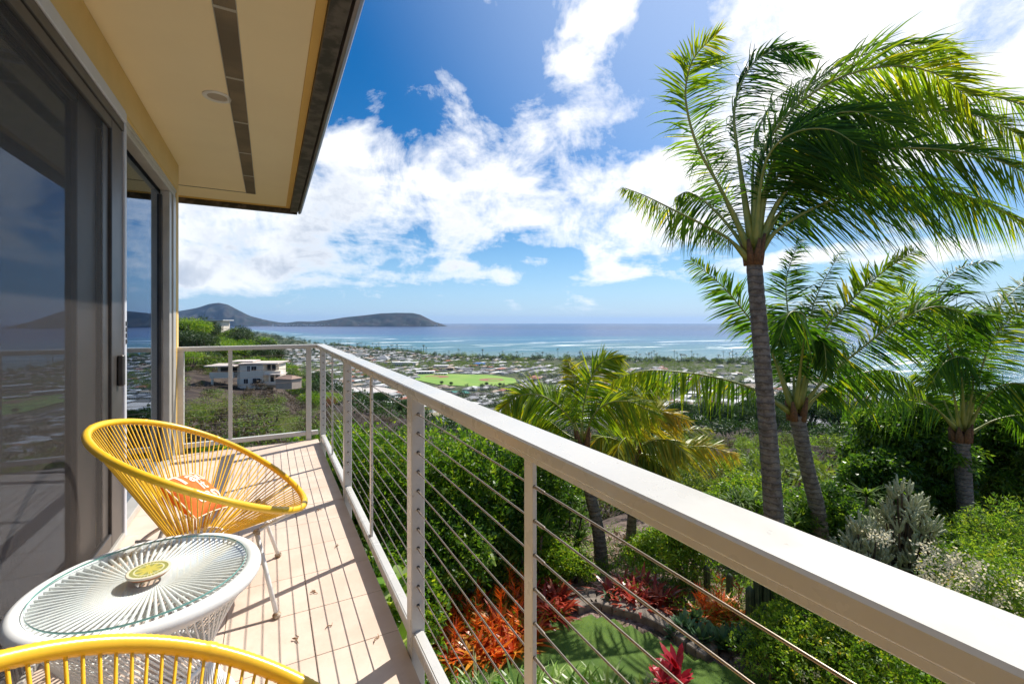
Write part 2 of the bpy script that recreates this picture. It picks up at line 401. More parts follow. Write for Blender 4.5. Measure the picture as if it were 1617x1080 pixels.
vent = part(mb, 'vent_strip', M['vent'], house)
mb = MB(); mb.box(-.2465, -.2425, -6.9, 6.387, 2.859, 2.8697); mb.box(-.1455, -.1415, -6.9, 6.387, 2.859, 2.8697)
mb.build('vent_edging', M['silver'], vent)
for y in (.35, 1.1, 1.87, 2.66, 3.40, 4.13, 4.86, 5.6):
    mb = MB(); mb.box(-.242, -.146, y, y + .022, 2.8585, 2.8618); mb.build('vent_divider', M['silver'], vent)
# louvre lines of the vent
mb = MB()
for k in range(8): mb.box(-.238 + k * .0115, -.2345 + k * .0115, -2, 6.38, 2.8595, 2.8619)
tag(mb.build('vent_mesh', M['vent'], vent), kind='stuff')
mb = MB(); mb.lathe([(.088, 2.8695), (.088, 2.864), (.084, 2.861), (.064, 2.861), (.060, 2.864), (.060, 2.8697)], 48, (-.318, 3.76, 0))
dl = part(mb, 'downlight', M['white'], house, True)
mb = MB(); mb.lathe([(.0605, 2.8665), (.03, 2.868), (.0, 2.8685)], 32, (-.318, 3.76, 0)); mb.build('lens', mat('downlight_lens', color=(.42, .36, .28), rough=.6), dl, smooth=True)
mb = MB(); mb.box(.2545, .345, -6.9, 6.9595, 2.812, 3.019); mb.box(-7.6, .345, 6.96, 7.03, 2.80, 3.019)
part(mb, 'fascia', M['fascia'], house)
mb = MB()
prof = [(.347, 2.905), (.352, 2.842), (.364, 2.822), (.382, 2.818), (.398, 2.828), (.408, 2.850), (.410, 2.90), (.404, 2.90), (.401, 2.853), (.394, 2.836), (.381, 2.826), (.368, 2.83), (.358, 2.846), (.353, 2.905)]
ys = np.linspace(-6.9, 7.06, 30); V = [(x, y, z) for y in ys for x, z in prof]; n = len(prof)
F = [[i * n + j, i * n + (j + 1) % n, (i + 1) * n + (j + 1) % n, (i + 1) * n + j] for i in range(len(ys) - 1) for j in range(n)]
mb.add(V, [F, [list(range(n))], [list(range((len(ys) - 1) * n, len(ys) * n))[::-1]]])
part(mb, 'gutter', M['gutter'], house, False)
# ---- far fixed window (y 3.6 .. 5.1) and sliding screen door (y .2 .. 3.55)
win = MB(); win.bbox(-.88, -.795, 3.56, 5.398, 2.50, 2.568, .004); win.bbox(-.835, -.788, 3.56, 5.398, 2.545, 2.5745, .003)
win.bbox(-.90, -.80, 5.14, 5.235, .05, 2.498, .004); win.bbox(-.90, -.79, 5.27, 5.398, .05, 2.498, .004)
win.bbox(-.90, -.79, 3.56, 5.398, .004, .05, .003)
window = part(win, 'window', M['silver'], house)
g = MB(); g.box(-.872, -.868, 3.60, 5.14, .05, 2.50); g.build('pane', M['glass'], window)
g = MB(); g.bbox(-.885, -.868, 3.60, 5.139, 2.452, 2.499, .003); g.bbox(-.886, -.85, 5.092, 5.139, .051, 2.45, .003); g.build('sash', M['bronze'], window)
g = MB(); g.box(-.895, -.845, 5.2355, 5.2695, .05, 2.498); g.build('dark_gap_fill', M['dark'], window)  # dark gap between the frame members, its shade given as near-black colour
dr = MB()
dr.bbox(-.80, -.775, 3.30, 3.515, .04, 2.44, .004)              # stile of the screen
dr.bbox(-.80, -.775, .10, 3.299, 2.38, 2.44, .004); dr.bbox(-.80, -.775, .10, 3.299, .04, .12, .004); dr.bbox(-.80, -.775, .03, .099, .04, 2.44, .004)
dr.bbox(-.798, -.790, 3.20, 3.2985, .12, 2.38, .002)
door = part(dr, 'sliding_screen_door', M['bronze'], house)
g = MB(); g.box(-.789, -.787, .10, 3.20, .12, 2.38); g.build('screen', M['screen'], door)
g = MB(); g.bbox(-.774, -.744, 3.395, 3.435, .93, 1.11, .006); g.build('handle', M['bronze'], door)
gd = MB(); gd.bbox(-.865, -.815, 2.92, 3.19, .04, 2.44, .004); gd.bbox(-.865, -.815, -1.6, 2.919, 2.36, 2.44, .004); gd.bbox(-.865, -.815, -1.6, 2.919, .04, .13, .004); gd.bbox(-.865, -.815, -.05, .05, .131, 2.359, .004)
gdoor = part(gd, 'sliding_glass_door', M['bronze'], house)
g = MB(); g.box(-.842, -.838, .05, 2.92, .13, 2.36); g.box(-.842, -.838, -1.6, -.05, .13, 2.36); g.build('pane', M['door_glass'], gdoor)
fr = MB(); fr.bbox(-.90, -.765, 3.52, 3.558, .004, 2.57, .004); fr.bbox(-.80, -.762, -1.7, 3.519, 2.50, 2.572, .004)
dfr = part(fr, 'door_frame', M['grey_alu'], house)
g = MB(); g.bbox(-.9, -.801, -1.7, 3.519, 2.445, 2.56, .003); g.bbox(-.80, -.77, -1.7, 3.519, 2.445, 2.4985, .003); g.build('head_track', M['bronze'], dfr)
g = MB(); g.bbox(-.9, -.765, -1.7, 3.519, .004, .035, .003); g.build('sill_track', M['silver'], dfr)
g = MB()
for k in range(4): g.bbox(-.7645, -.7605, 3.528, 3.548, 1.17 + k * .036, 1.198 + k * .036, .001)
g.build('latch', M['bronze'], dfr)
mb = MB(); mb.box(-7.2, WX - .2, 5.60, 5.62, -3.5, -.3); 

# rattan armchair seen dimly through the screen
rc = empty('rattan_armchair', (-1.75, 2.2, 0), rz=rad(-25), label='curved rattan armchair standing indoors behind the insect screen', cat='armchair')
M['rattan'] = noisy('honey_rattan', (.42, .22, .08), (.34, .17, .06), 9, .5)
mb = MB(); mb.tube([(.32 * math.cos(a), .34 * math.sin(a), .74 + .08 * math.cos(a + math.pi)) for a in np.linspace(-2.4, 2.4, 30) + math.pi], .022, 10); mb.build('arm_hoop', M['rattan'], rc, smooth=True)
mb = MB()
for a in np.linspace(-2.3, 2.3, 15) + math.pi: mb.tube([(.31 * math.cos(a), .33 * math.sin(a), .76), (.26 * math.cos(a), .28 * math.sin(a), .4)], .008, 6)
mb.build('backrest', M['rattan'], rc)
mb = MB(); mb.lathe([(0, .36), (.26, .36), (.29, .39), (.29, .43), (.26, .46), (0, .465)], 28); mb.build('seat', noisy('red_cushion', (.35, .06, .04), (.3, .05, .03), 6, .8), rc, smooth=True)
for sx in (-1, 1):
    for sy in (-1, 1):
        mb = MB(); mb.tube([(.2 * sx, .2 * sy, .37), (.24 * sx, .24 * sy, 0)], .016, 8); mb.build('leg', M['rattan'], rc)

# ------------------------------------------------------------------ balcony floor
mb = MB(); mb.box(WX, .485, -1.75, 5.5, -.24, -.0125)
floor = tag(mb.build('balcony_floor', M['slab']), kind='structure')
mb = MB(); mb.box(WX + .001, .4845, -1.749, 5.499, -.0120, -.0035); mb.build('grout', M['grout'], floor)
TS = .325
tile = MB(); tile.bbox(-TS / 2 + .0013, TS / 2 - .0013, -TS / 2 + .0013, TS / 2 - .0013, -.0030, 0, .0012)
tme = tile.mesh('tile', M['tile'])
for j in range(23):
    yc = 5.5 - TS * (j + .5) + .002
    if yc < -1.6: break
    for i in range(4):
        if i < 3 or True:
            w = 1 if i < 3 else (1.285 - 3 * TS) / TS
            xc = .485 - TS * i - TS * w / 2
            o = mesh_obj('tile', tme, floor, (xc, yc, random.uniform(-.0004, .0004))); o.scale = (w, 1, 1)

# ------------------------------------------------------------------ railing
rail = empty('balcony_railing', (.51, 2, -.2), label='beige aluminium railing with thin steel cables round the balcony edge', cat='railing')
mb = MB(); mb.bbox(.465, .556, -1.8, 5.57, 1.027, 1.055, .004); mb.bbox(-.798, .464, 5.48, 5.57, 1.027, 1.055, .004)
part(mb, 'top_rail', M['paint'], rail)
mb = MB(); mb.bbox(.474, .547, -1.8, 5.561, 1.012, 1.0268, .003); mb.bbox(-.798, .473, 5.489, 5.561, 1.012, 1.0268, .003)
part(mb, 'rail_channel', M['paint'], rail)
hole = mat('cable_hole', color=(.05, .04, .035), rough=.6)
def post(x0, x1, y0, y1, z0=-.21, face='y'):
    m = MB(); m.bbox(x0, x1, y0, y1, z0, 1.0118, .003); o = part(m, 'post', M['paint'], rail)
    h = MB()
    for k in range(11):
        z = .942 - .0744 * k
        if face == 'y':
            c = (x0 + x1) / 2; h.tube([(c, y0 - .0015, z), (c, y0 + .001, z)], .0065, 10)
        else:
            c = (y0 + y1) / 2; h.tube([(x0 - .0015, c, z), (x0 + .001, c, z)], .0065, 10)
    h.build('cable_hole', hole, o)
for y0 in (-1.80, -.03, 1.738, 3.52, 5.272): post(.4865, .5395, y0, y0 + .066)
post(.362, .415, 5.5015, 5.555, face='x'); post(-.797, -.744, 5.5015, 5.555, face='x')
for y in (-.92, .852, 2.625, 4.42):
    mb = MB(); mb.bbox(.5045, .5165, y, y + .036, .096, 1.0118, .0015); o = part(mb, 'baluster', M['paint'], rail)
    h = MB()
    for k in range(11): h.tube([(.5105, y - .001, .942 - .0744 * k), (.5105, y + .001, .942 - .0744 * k)], .0042, 8)
    h.build('cable_hole', hole, o)
mb = MB(); mb.bbox(-.371, -.335, 5.522, 5.534, .096, 1.0118, .0015); part(mb, 'baluster', M['paint'], rail)
ys = [-1.80, -.03, 1.738, 3.52, 5.272]
for a, b in zip(ys[:-1], ys[1:]):
    mb = MB(); mb.bbox(.491, .535, a + .0665, b - .0005, .050, .095, .003); mb.bbox(.499, .527, a + .067, b - .001, .0952, .0975, .0005); part(mb, 'bottom_rail', M['paint'], rail)
mb = MB(); mb.bbox(-.7435, .3615, 5.506, 5.55, .050, .095, .003); part(mb, 'bottom_rail', M['paint'], rail)
mb = MB(); mb.bbox(.416, .486, 5.506, 5.55, .050, .095, .003); part(mb, 'bottom_rail', M['paint'], rail)
def rodmesh(name, m, sides=6):
    b = MB(); b.tube([(0, 0, 0), (0, 0, 1)], 1, sides); return b.mesh(name, m, True)
def rod(name, me, p0, p1, r, parent=None):
    p0 = Vector(p0); p1 = Vector(p1); d = p1 - p0
    o = bpy.data.objects.new(name, me); COL.objects.link(o)
    if parent: o.parent = parent
    q = d.to_track_quat('Z', 'Y')
    o.matrix_local = Matrix.Translation(p0) @ q.to_matrix().to_4x4() @ Matrix.Diagonal((r, r, d.length, 1))
    return o
cab = rodmesh('cable', M['steel'], 8); off = -rail.location
for k in range(11):
    z = .942 - .0744 * k
    rod('cable', cab, Vector((.5105, -1.79, z)) + off, Vector((.5105, 5.33, z)) + off, .0022, rail)
    rod('cable', cab, Vector((-.79, 5.528, z)) + off, Vector((.40, 5.528, z)) + off, .0019, rail)
# swage sleeves in front of the posts
sl = rodmesh('sleeve', M['steel'], 8)
for y in (1.738, 3.52, .852):
    for k in range(11):
        z = .942 - .0744 * k
        rod('sleeve', sl, Vector((.5105, y - .040, z)) + off, Vector((.5105, y + .0, z)) + off, .0038, rail)

# ------------------------------------------------------------------ acapulco chairs
cordm = rodmesh('cord', M['yellow'], 7)
def chair(loc, label, group=None):
    c = empty('string_chair', loc, label=label, cat='chair')
    A, B, ZC, SL = .415, .455, .63, .554
    def rim(ph):
        x = A * math.cos(ph); y = B * math.sin(ph) * (1 - .06 * math.cos(ph))
        return np.array([x, y, ZC - SL * x - .015 * math.cos(2 * ph)])
    N = 560; pts = [rim(2 * math.pi * i / N) for i in range(N)]
    rr = .0148 + .0010 * np.tile([1, .2], N // 2)
    for k in range(0, N, 70): rr[k:k + 3] += .0012
    mb = MB(); mb.tube(pts, rr, 12, closed=True); mb.build('rim', M['yellow'], c, smooth=True)
    lo = lambda ph: np.array([-.035 + .095 * math.cos(ph), .095 * math.sin(ph), .292])
    NC = 116
    for i in range(NC):
        ph = 2 * math.pi * (i + .5) / NC
        p0 = rim(ph); p1 = lo(ph + .10 * ((i % 2) - .5)); d = (p0 - p1); d /= np.linalg.norm(d)
        rod('cord', cordm, p0 - d * .012, p1, .0030, c)
    mb = MB(); mb.tube([lo(a) for a in np.linspace(0, 2 * math.pi, 48, endpoint=False)], .009, 8, closed=True); mb.build('base_ring', M['white'], c, smooth=True)
    mb = MB(); mb.tube([(.01 + .27 * math.cos(a), .27 * math.sin(a), .325 + .02 * math.cos(a)) for a in np.linspace(0, 2 * math.pi, 60, endpoint=False)], .0085, 8, closed=True)
    for s in (-1, 1): mb.tube([(.27 * s, 0, .325), (.055 * s - .035, 0, .292)], .007, 8); mb.tube([(0, .27 * s, .325), (-.03, .09 * s, .292)], .007, 8)
    mb.build('seat_frame', M['white'], c, smooth=True)
    for (tx, ty, tz, fx, fy) in ((.205, -.20, .345, .285, -.318), (.205, .20, .345, .30, .262), (-.19, -.19, .32, -.30, -.27), (-.19, .19, .32, -.30, .27)):
        mb = MB(); mb.tube([(tx, ty, tz), (fx, fy, .012)], .0095, 12); lg = mb.build('leg', M['white'], c, smooth=True)
        mb = MB(); mb.lathe([(0, 0), (.012, .001), (.0175, .009), (.0175, .015), (.012, .023), (.0, .026)], 14, (fx, fy, 0)); mb.build('foot', M['rust'], lg, smooth=True)
        mb = MB(); mb.tube([(tx - .002, ty, tz + .012), (tx + .004, ty, tz - .012)], .0125, 10); mb.build('weld', M['rust'], lg, smooth=True)
    for s in (-1, 1):      # struts from seat frame to the rim
        mb = MB(); q = rim(s * .52); mb.tube([(.22, .16 * s, .345), q - np.array([0, 0, .01])], .007, 8); mb.build('strut', M['white'], c, smooth=True)
    return c
ch1 = chair((-.255, 2.575, 0), 'yellow cord chair beyond the white table, an orange pillow in its seat')
ch2 = chair((-.10, .625, 0), 'nearest yellow cord chair, only its rim showing in front of the white table')

# ---- pillow
pc = Vector((-.318, 2.655, .470)); R_ = Vector((.32, .92, -.21)).normalized(); D_ = Vector((.64, -.375, -.67)).normalized(); D_ = (D_ - R_ * D_.dot(R_)).normalized(); N_ = -R_.cross(D_)
if N_.z < 0: N_ = -N_
PS = .150
def pil(u, v, side=1, off=0.):
    h = .055 * max(0, (1 - abs(u) ** 2.6)) ** .6 * max(0, (1 - abs(v) ** 2.6)) ** .6
    k = 1 - .07 * (1 - abs(v) ** 2) * abs(u) ** 3; k2 = 1 - .07 * (1 - abs(u) ** 2) * abs(v) ** 3
    p = R_ * (u * PS * k * 1.05) - D_ * (v * PS * .84 * k2) + N_ * (side * h + off)
    return p + pc
mb = MB(); n = 25; g = np.linspace(-1, 1, n)
for s in (1, -1):
    V = [pil(u, v, s) for v in g for u in g]
    F = [[j * n + i, j * n + i + 1, (j + 1) * n + i + 1, (j + 1) * n + i][::s] for j in range(n - 1) for i in range(n - 1)]
    mb.add([tuple(p) for p in V], [F])
pillow = empty('pillow', tuple(pc), label='small orange pillow with cream lettering lying in the yellow chair', cat='pillow')
M['orange'] = noisy('orange_cotton', (.78, .17, .03), (.70, .14, .02), 40, .9, bmp=.2, bd=.002)
cov = part(mb, 'cover', M['orange'], pillow, True)
M['cream'] = noisy('cream_print', (.85, .74, .58), (.8, .68, .5), 20, .9)
def text_on(txt, size, u0, v0, fn, name, m, parent, offset=.0, align='CENTER'):
    cu = bpy.data.curves.new('text', 'FONT'); cu.body = txt; cu.size = size; cu.align_x = align; cu.offset = offset; cu.resolution_u = 4
    to = bpy.data.objects.new('text', cu); COL.objects.link(to)
    bpy.context.view_layer.update()
    me = bpy.data.meshes.new_from_object(to); bpy.data.objects.remove(to); bpy.data.curves.remove(cu)
    me.name = name; me.materials.clear(); me.materials.append(m)
    import bmesh
    bm = bmesh.new(); bm.from_mesh(me)
    bmesh.ops.triangulate(bm, faces=bm.faces[:])
    for _ in range(2): bmesh.ops.subdivide_edges(bm, edges=[e for e in bm.edges if e.calc_length() > .12], cuts=1)
    bmesh.ops.triangulate(bm, faces=bm.faces[:])
    for v in bm.verts: v.co = fn(u0 + v.co.x, v0 + v.co.y)
    bm.to_mesh(me); bm.free()
    return mesh_obj(name, me, parent)
fn = lambda u, v: pil(max(-.97, min(.97, u)), max(-.97, min(.97, v)), 1, .0022) - pillow.location
for tx, sz, u0, v0 in (('Take', .82, 0, .32), ('it', .62, .0, -.12), ('easy', .78, 0, -.62)):
    text_on(tx, sz, u0, v0, fn, 'lettering', M['cream'], pillow, .018)
mb = MB(); mb.tube([pil(*p) for p in [(a, -1) for a in np.linspace(-1, 1, 12)] + [(1, a) for a in np.linspace(-1, 1, 12)] + [(a, 1) for a in np.linspace(1, -1, 12)] + [(-1, a) for a in np.linspace(1, -1, 12)][:-1]], .0032, 6, closed=True)
part(mb, 'piping', M['cream'], pillow, True)

# ------------------------------------------------------------------ table
TX, TY = -.34, 1.823
tb = empty('side_table', (TX, TY, 0), label='round white cord table with a glass top between the two yellow chairs', cat='table')
wc = rodmesh('cord', M['cord_white'], 6)
N = 620; rr = .0235 + .0010 * np.tile([1, .1], N // 2)
mb = MB(); mb.tube([(.292 * math.cos(a), .292 * math.sin(a), .470) for a in np.arange(N) / N * 2 * math.pi], rr, 14, closed=True); mb.build('rim', M['cord_white'], tb, smooth=True)
for r_, z_, t_ in ((.170, .463, .008), (.262, .463, .006)):
    mb = MB(); mb.tube([(r_ * math.cos(a), r_ * math.sin(a), z_) for a in np.arange(90) / 90 * 2 * math.pi], t_, 8, closed=True); mb.build('support_ring', M['white'], tb, smooth=True)
mb = MB(); mb.tube([(.036 * math.cos(a), .036 * math.sin(a), .471) for a in np.arange(40) / 40 * 2 * math.pi], .007, 8, closed=True); mb.build('hub_ring', M['white'], tb, smooth=True)
pol = lambda r, a, z: (r * math.cos(a), r * math.sin(a), z)
for i in range(76):
    a = 2 * math.pi * i / 76
    rod('cord', wc, pol(.282, a, .480), pol(.034, a + .45, .474), .0046, tb)
for i in range(64):
    a = 2 * math.pi * i / 64
    rod('cord', wc, pol(.283, a, .473), pol(.160, a + .26, .462), .0045, tb)
for i in range(84):
    a = 2 * math.pi * i / 84
    rod('cord', wc, pol(.297, a, .462), pol(.165, a + .75, .20), .0029, tb)
for i in range(72):
    a = 2 * math.pi * i / 72
    rod('cord', wc, pol(.165, a, .20), pol(.235, a - .6, .02), .0029, tb)
for r_, z_ in ((.162, .20), (.235, .014)):
    mb = MB(); mb.tube([pol(r_, a, z_) for a in np.arange(80) / 80 * 2 * math.pi], .011, 10, closed=True); mb.build('base_ring', M['cord_white'], tb, smooth=True)
mb = MB(); mb.lathe([(0, .4985), (.270, .4985)], 72); mb.lathe([(.270, .4925), (0, .4925)], 72)
gt = mb.build('glass_top', M['table_glass'], tb, smooth=False)
mb = MB(); mb.lathe([(.2702, .4925), (.2712, .4945), (.2712, .4968), (.2702, .4985)], 72); mb.build('glass_edge', M['glass_edge'], gt, smooth=True)
# ---- coasters
def f(N, b):
    v = OC(N); s = N.n('ShaderNodeSeparateXYZ', {0: v})
    ang = N.m('ARCTAN2', s.outputs[1], s.outputs[0]); r = N.n('ShaderNodeVectorMath', {0: v}, operation='LENGTH').outputs['Value']
    rn = N.m('DIVIDE', r, .066)
    pet = N.m('ADD', N.m('MULTIPLY', N.m('COSINE', N.m('MULTIPLY', ang, 8.)), .5), .5)
    lines = N.mr(N.m('ABSOLUTE', N.m('COSINE', N.m('MULTIPLY', ang, 16.))), .93, .99)
    c = N.mix(N.mr(N.m('SUBTRACT', rn, N.m('MULTIPLY', pet, .35)), .38, .46), (.52, .44, .03), (.24, .25, .025))
    c = N.mix(N.mr(N.m('ABSOLUTE', N.m('SUBTRACT', rn, .74)), .06, .0), c, (.72, .70, .45))
    c = N.mix(N.m('MULTIPLY', lines, .8), c, (.75, .72, .52))
    c = N.mix(N.mr(rn, .22, .18), c, (.62, .30, .03))
    c = N.mix(N.mr(rn, .92, .96), c, (.75, .68, .50))
    N.link(c, b.inputs['Base Color'])
M['flower'] = mat('flower_print', f, rough=.22)
M['red'] = mat('red_edge', color=(.5, .06, .02), rough=.5)
co = empty('coaster', (TX + .004, TY - .004, .4988), rz=.3, label='round yellow flower patterned coaster on the middle of the glass table top', cat='coaster')
mb = MB(); mb.lathe([(0, .0195), (.066, .0195)], 48); mb.build('printed_face', M['flower'], co)
mb = MB(); mb.lathe([(.066, .0195), (.0695, .0190), (.070, .0165), (.0695, .0125), (.064, .0118)], 48); mb.build('edge', noisy('cream_ceramic', (.78, .7, .55), (.7, .6, .45), 20, .3), co, smooth=True)
mb = MB(); mb.lathe([(.0645, .0121), (.0655, .009), (.060, .0075), (0, .0075)], 48); mb.build('underside', M['red'], co, smooth=True)
mb = MB(); mb.lathe([(0, .0074), (.055, .0072), (.056, .0003), (0, .0003)], 40); co.scale = (.84, .84, .9); mb.build('base', mat('cork', color=(.45, .3, .16), rough=.9), co)

M['twig'] = noisy('dry_twig', (.28, .15, .07), (.18, .09, .04), 30, .9)
for i, (px, py, L, a, lb) in enumerate(((520, 990, .03, .4, 'dry twig lying on the deck tiles near the big near post'), (498, 935, .035, 2., 'small dry leaf on the deck tiles in the middle'), (532, 863, .03, 1., 'dry curled leaf on the tiles right of the chair leg'), (505, 805, .03, 2.6, 'small dry twig on the tiles beyond the chair'), (595, 1010, .04, .9, 'dry leaf stalk on the tiles beside the bottom rail'), (470, 1010, .045, 1.6, 'thin dry twig on the tiles near the front chair'))):
    d = CAMZ / ((py - 509) / FP); p = W(px, py, d); L *= .6; mb = MB(); mb.tube([(-L, 0, .003), (-L * .2, .006, .006), (L * .5, -.004, .004), (L, .008, .008)], [.0012, .0022, .002, .0008], 6)
    if i % 2: mb.tube([(0, 0, .004), (.004, .012, .008), (.012, .02, .005)], [.002, .004, .001], 6)
    o = mb.build('twig', M['twig'], None, (p.x, p.y, .0005), smooth=True); o.rotation_euler[2] = a; tag(o, lb, 'twig', 'dry twigs on the deck')
# ------------------------------------------------------------------ terrain (polar sheet round the house)
SEA = -120.
TR = np.array([0, 8, 12, 20, 40, 80, 130, 200, 300, 450, 700, 1500], float)
TT = {  # bearing from the view axis (deg, right +): heights at the radii above
 -75: [-3.2, -3.2, -3.5, -5, -8, -10, -8, 0, 15, 20, -30, -80],
 -45: [-3.3, -3.3, -3.8, -6, -10, -13, -13, -9, 4, 8, -50, -116],
 -36: [-3.3, -3.4, -4, -6.5, -11, -15, -15.5, -15, -6, 3, -90, -116],
 -29.6: [-3.3, -3.4, -4, -7, -12, -15.5, -18, -17.5, -14, -22, -112, -116],
 -23: [-3.3, -3.4, -4.2, -7.5, -13, -17, -23, -31, -38, -66, -113, -116],
 -16: [-3.3, -3.4, -4.3, -8, -14, -21, -29, -39, -53, -88, -113, -116],
 -8: [-3.3, -3.4, -4.4, -8.5, -15, -23.5, -33, -48, -71, -97, -113, -116],
 0: [-3.3, -3.35, -4.4, -8.5, -15.5, -25, -35, -53, -77, -100, -113, -116],
 8: [-3.3, -3.3, -4.3, -8, -15, -24, -34, -53, -77, -100, -113, -116],
 15: [-3.3, -3.3, -4.1, -7.4, -13.5, -22, -32, -50, -75, -100, -113, -116],
 22: [-3.3, -3.3, -4, -6.8, -12, -19.5, -30, -44, -63, -90, -113, -116],
 34: [-3.3, -3.3, -4, -6.3, -11, -17, -29, -43, -60, -88, -114, -116],
 48: [-3.3, -3.3, -4, -6.2, -11, -17, -29, -43, -60, -90, -116, -116],
 75: [-3.3, -3.3, -4, -6.2, -10, -16, -26, -42, -66, -98, -116, -116]}
TH = np.array(sorted(TT)); TZ = np.array([TT[k] for k in TH], float)
SHD = np.array([[0, 7000], [300, 6600], [400, 5600], [450, 3600], [500, 2450], [600, 1960], [700, 1600], [800, 1500], [900, 1490], [1000, 1440], [1170, 1390], [1240, 1300], [1290, 1000], [1340, 740], [1440, 700], [1617, 660], [2600, 560]], float)
SH_TH = np.degrees(np.arctan((SHD[:, 0] - 808.5) / FP)); SH_R = SHD[:, 1] / np.cos(np.radians(SH_TH))
def shore(th): return np.interp(th, SH_TH, SH_R)
def vnoise(x, y, s, seed=0):
    x = np.asarray(x, float) / s; y = np.asarray(y, float) / s
    xi = np.floor(x).astype(np.int64); yi = np.floor(y).astype(np.int64); fx = x - xi; fy = y - yi
    fx = fx * fx * (3 - 2 * fx); fy = fy * fy * (3 - 2 * fy)
    def h(a, b):
        n = (a * 374761393 + b * 668265263 + seed * 1442695041) & 0x7fffffff
        n = ((n ^ (n >> 13)) * 1274126177) & 0x7fffffff
        return ((n ^ (n >> 16)) & 0xffff) / 65535.
    return (h(xi, yi) * (1 - fx) + h(xi + 1, yi) * fx) * (1 - fy) + (h(xi, yi + 1) * (1 - fx) + h(xi + 1, yi + 1) * fx) * fy
def polar(x, y):
    x = np.asarray(x, float); y = np.asarray(y, float)
    d = x * FW[0] + y * FW[1]; l = x * RT[0] + y * RT[1]
    return np.degrees(np.arctan2(l, d)), np.hypot(x, y)
def ground(x, y, rough=True):
    th, r = polar(x, y)
    thc = np.clip(th, TH[0], TH[-1]); i = np.clip(np.searchsorted(TH, thc, 'right') - 1, 0, len(TH) - 2)
    a = (thc - TH[i]) / (TH[i + 1] - TH[i]); a = a * a * (3 - 2 * a)
    rc = np.clip(r, 0, 1499.9); j = np.clip(np.searchsorted(TR, rc, 'right') - 1, 0, len(TR) - 2)
    lr = lambda q: np.log(q + 6)
    b = (lr(rc) - lr(TR[j])) / (lr(TR[j + 1]) - lr(TR[j]))
    z = (TZ[i, j] * (1 - b) + TZ[i, j + 1] * b) * (1 - a) + (TZ[i + 1, j] * (1 - b) + TZ[i + 1, j + 1] * b) * a
    if rough:
        k = np.clip((r - 14) / 40, 0, 1) * np.clip((900 - r) / 300, .04, 1)
        z = z + k * ((vnoise(x, y, 28) - .5) * 3.0 + (vnoise(x, y, 9, 3) - .5) * 1.2) + np.clip((r - 9.5) / 8, 0, 1) * np.clip((60 - r) / 30, 0, 1) * (vnoise(x, y, 2.2, 5) - .5) * .35
    s = shore(th)
    return z + np.where(r > s - 25, -(r - s + 25) * .12, 0.)
thf = np.concatenate([np.arange(-180, -54, 6.), np.arange(-54, 60, .45), np.arange(60, 180, 6.)])
rr_ = np.concatenate([[0.01], np.linspace(2, 30, 57), np.geomspace(31, 2100, 150), np.geomspace(2200, 7400, 16)])
def polar_sheet(name, thf, rr, zf, mats):
    T, R = np.meshgrid(np.radians(thf), rr, indexing='ij')
    d = R * np.cos(T); l = R * np.sin(T)
    X = d * FW[0] + l * RT[0]; Y = d * FW[1] + l * RT[1]; Z = zf(X, Y)
    n, m = T.shape; i = np.arange(n)[:, None]; j = np.arange(m - 1)[None]; i2 = (i + 1) % n
    F = np.stack([i * m + j, i2 * m + j, i2 * m + j + 1, i * m + j + 1], -1).reshape(-1, 4)
    return X, Y, Z, F
X, Y, Z, F = polar_sheet('ground', thf, rr_, ground, None)
def f(N, b):
    v = PO(N); r = N.n('ShaderNodeVectorMath', {0: v}, operation='LENGTH').outputs['Value']
    n1 = N.noise(v, .035, 7, .62); n2 = N.noise(v, .25, 6, .6); n3 = N.noise(v, 2.5, 6, .65); n4 = N.noise(v, 16, 5, .7)
    near = N.mix(N.mr(n4, .35, .65), (.12, .075, .055), (.34, .25, .21))
    near = N.mix(N.mr(n3, .45, .6), near, (.07, .055, .035))
    mid = N.mix(N.mr(n2, .40, .60), (.045, .034, .030), (.085, .066, .05))
    mid = N.mix(N.mr(n1, .42, .58), mid, (.040, .032, .028))
    far = N.mix(N.mr(n1, .35, .65), (.055, .075, .03), (.13, .13, .085))
    far = N.mix(N.mr(n2, .45, .6), far, (.04, .06, .022))
    c = N.mix(N.mr(r, 16, 40), near, mid); c = N.mix(N.mr(r, 380, 560), c, far)
    N.link(c, b.inputs['Base Color']); bump(N, b, N.m('ADD', n3, n4), .5, .05)
M['ground'] = mat('soil_and_dry_ground', f, rough=.95, spec=.15)
mb = MB(); mb.add(np.stack([X, Y, Z], -1).reshape(-1, 3), [F]); tag(mb.build('ground', M['ground'], smooth=True), kind='structure')

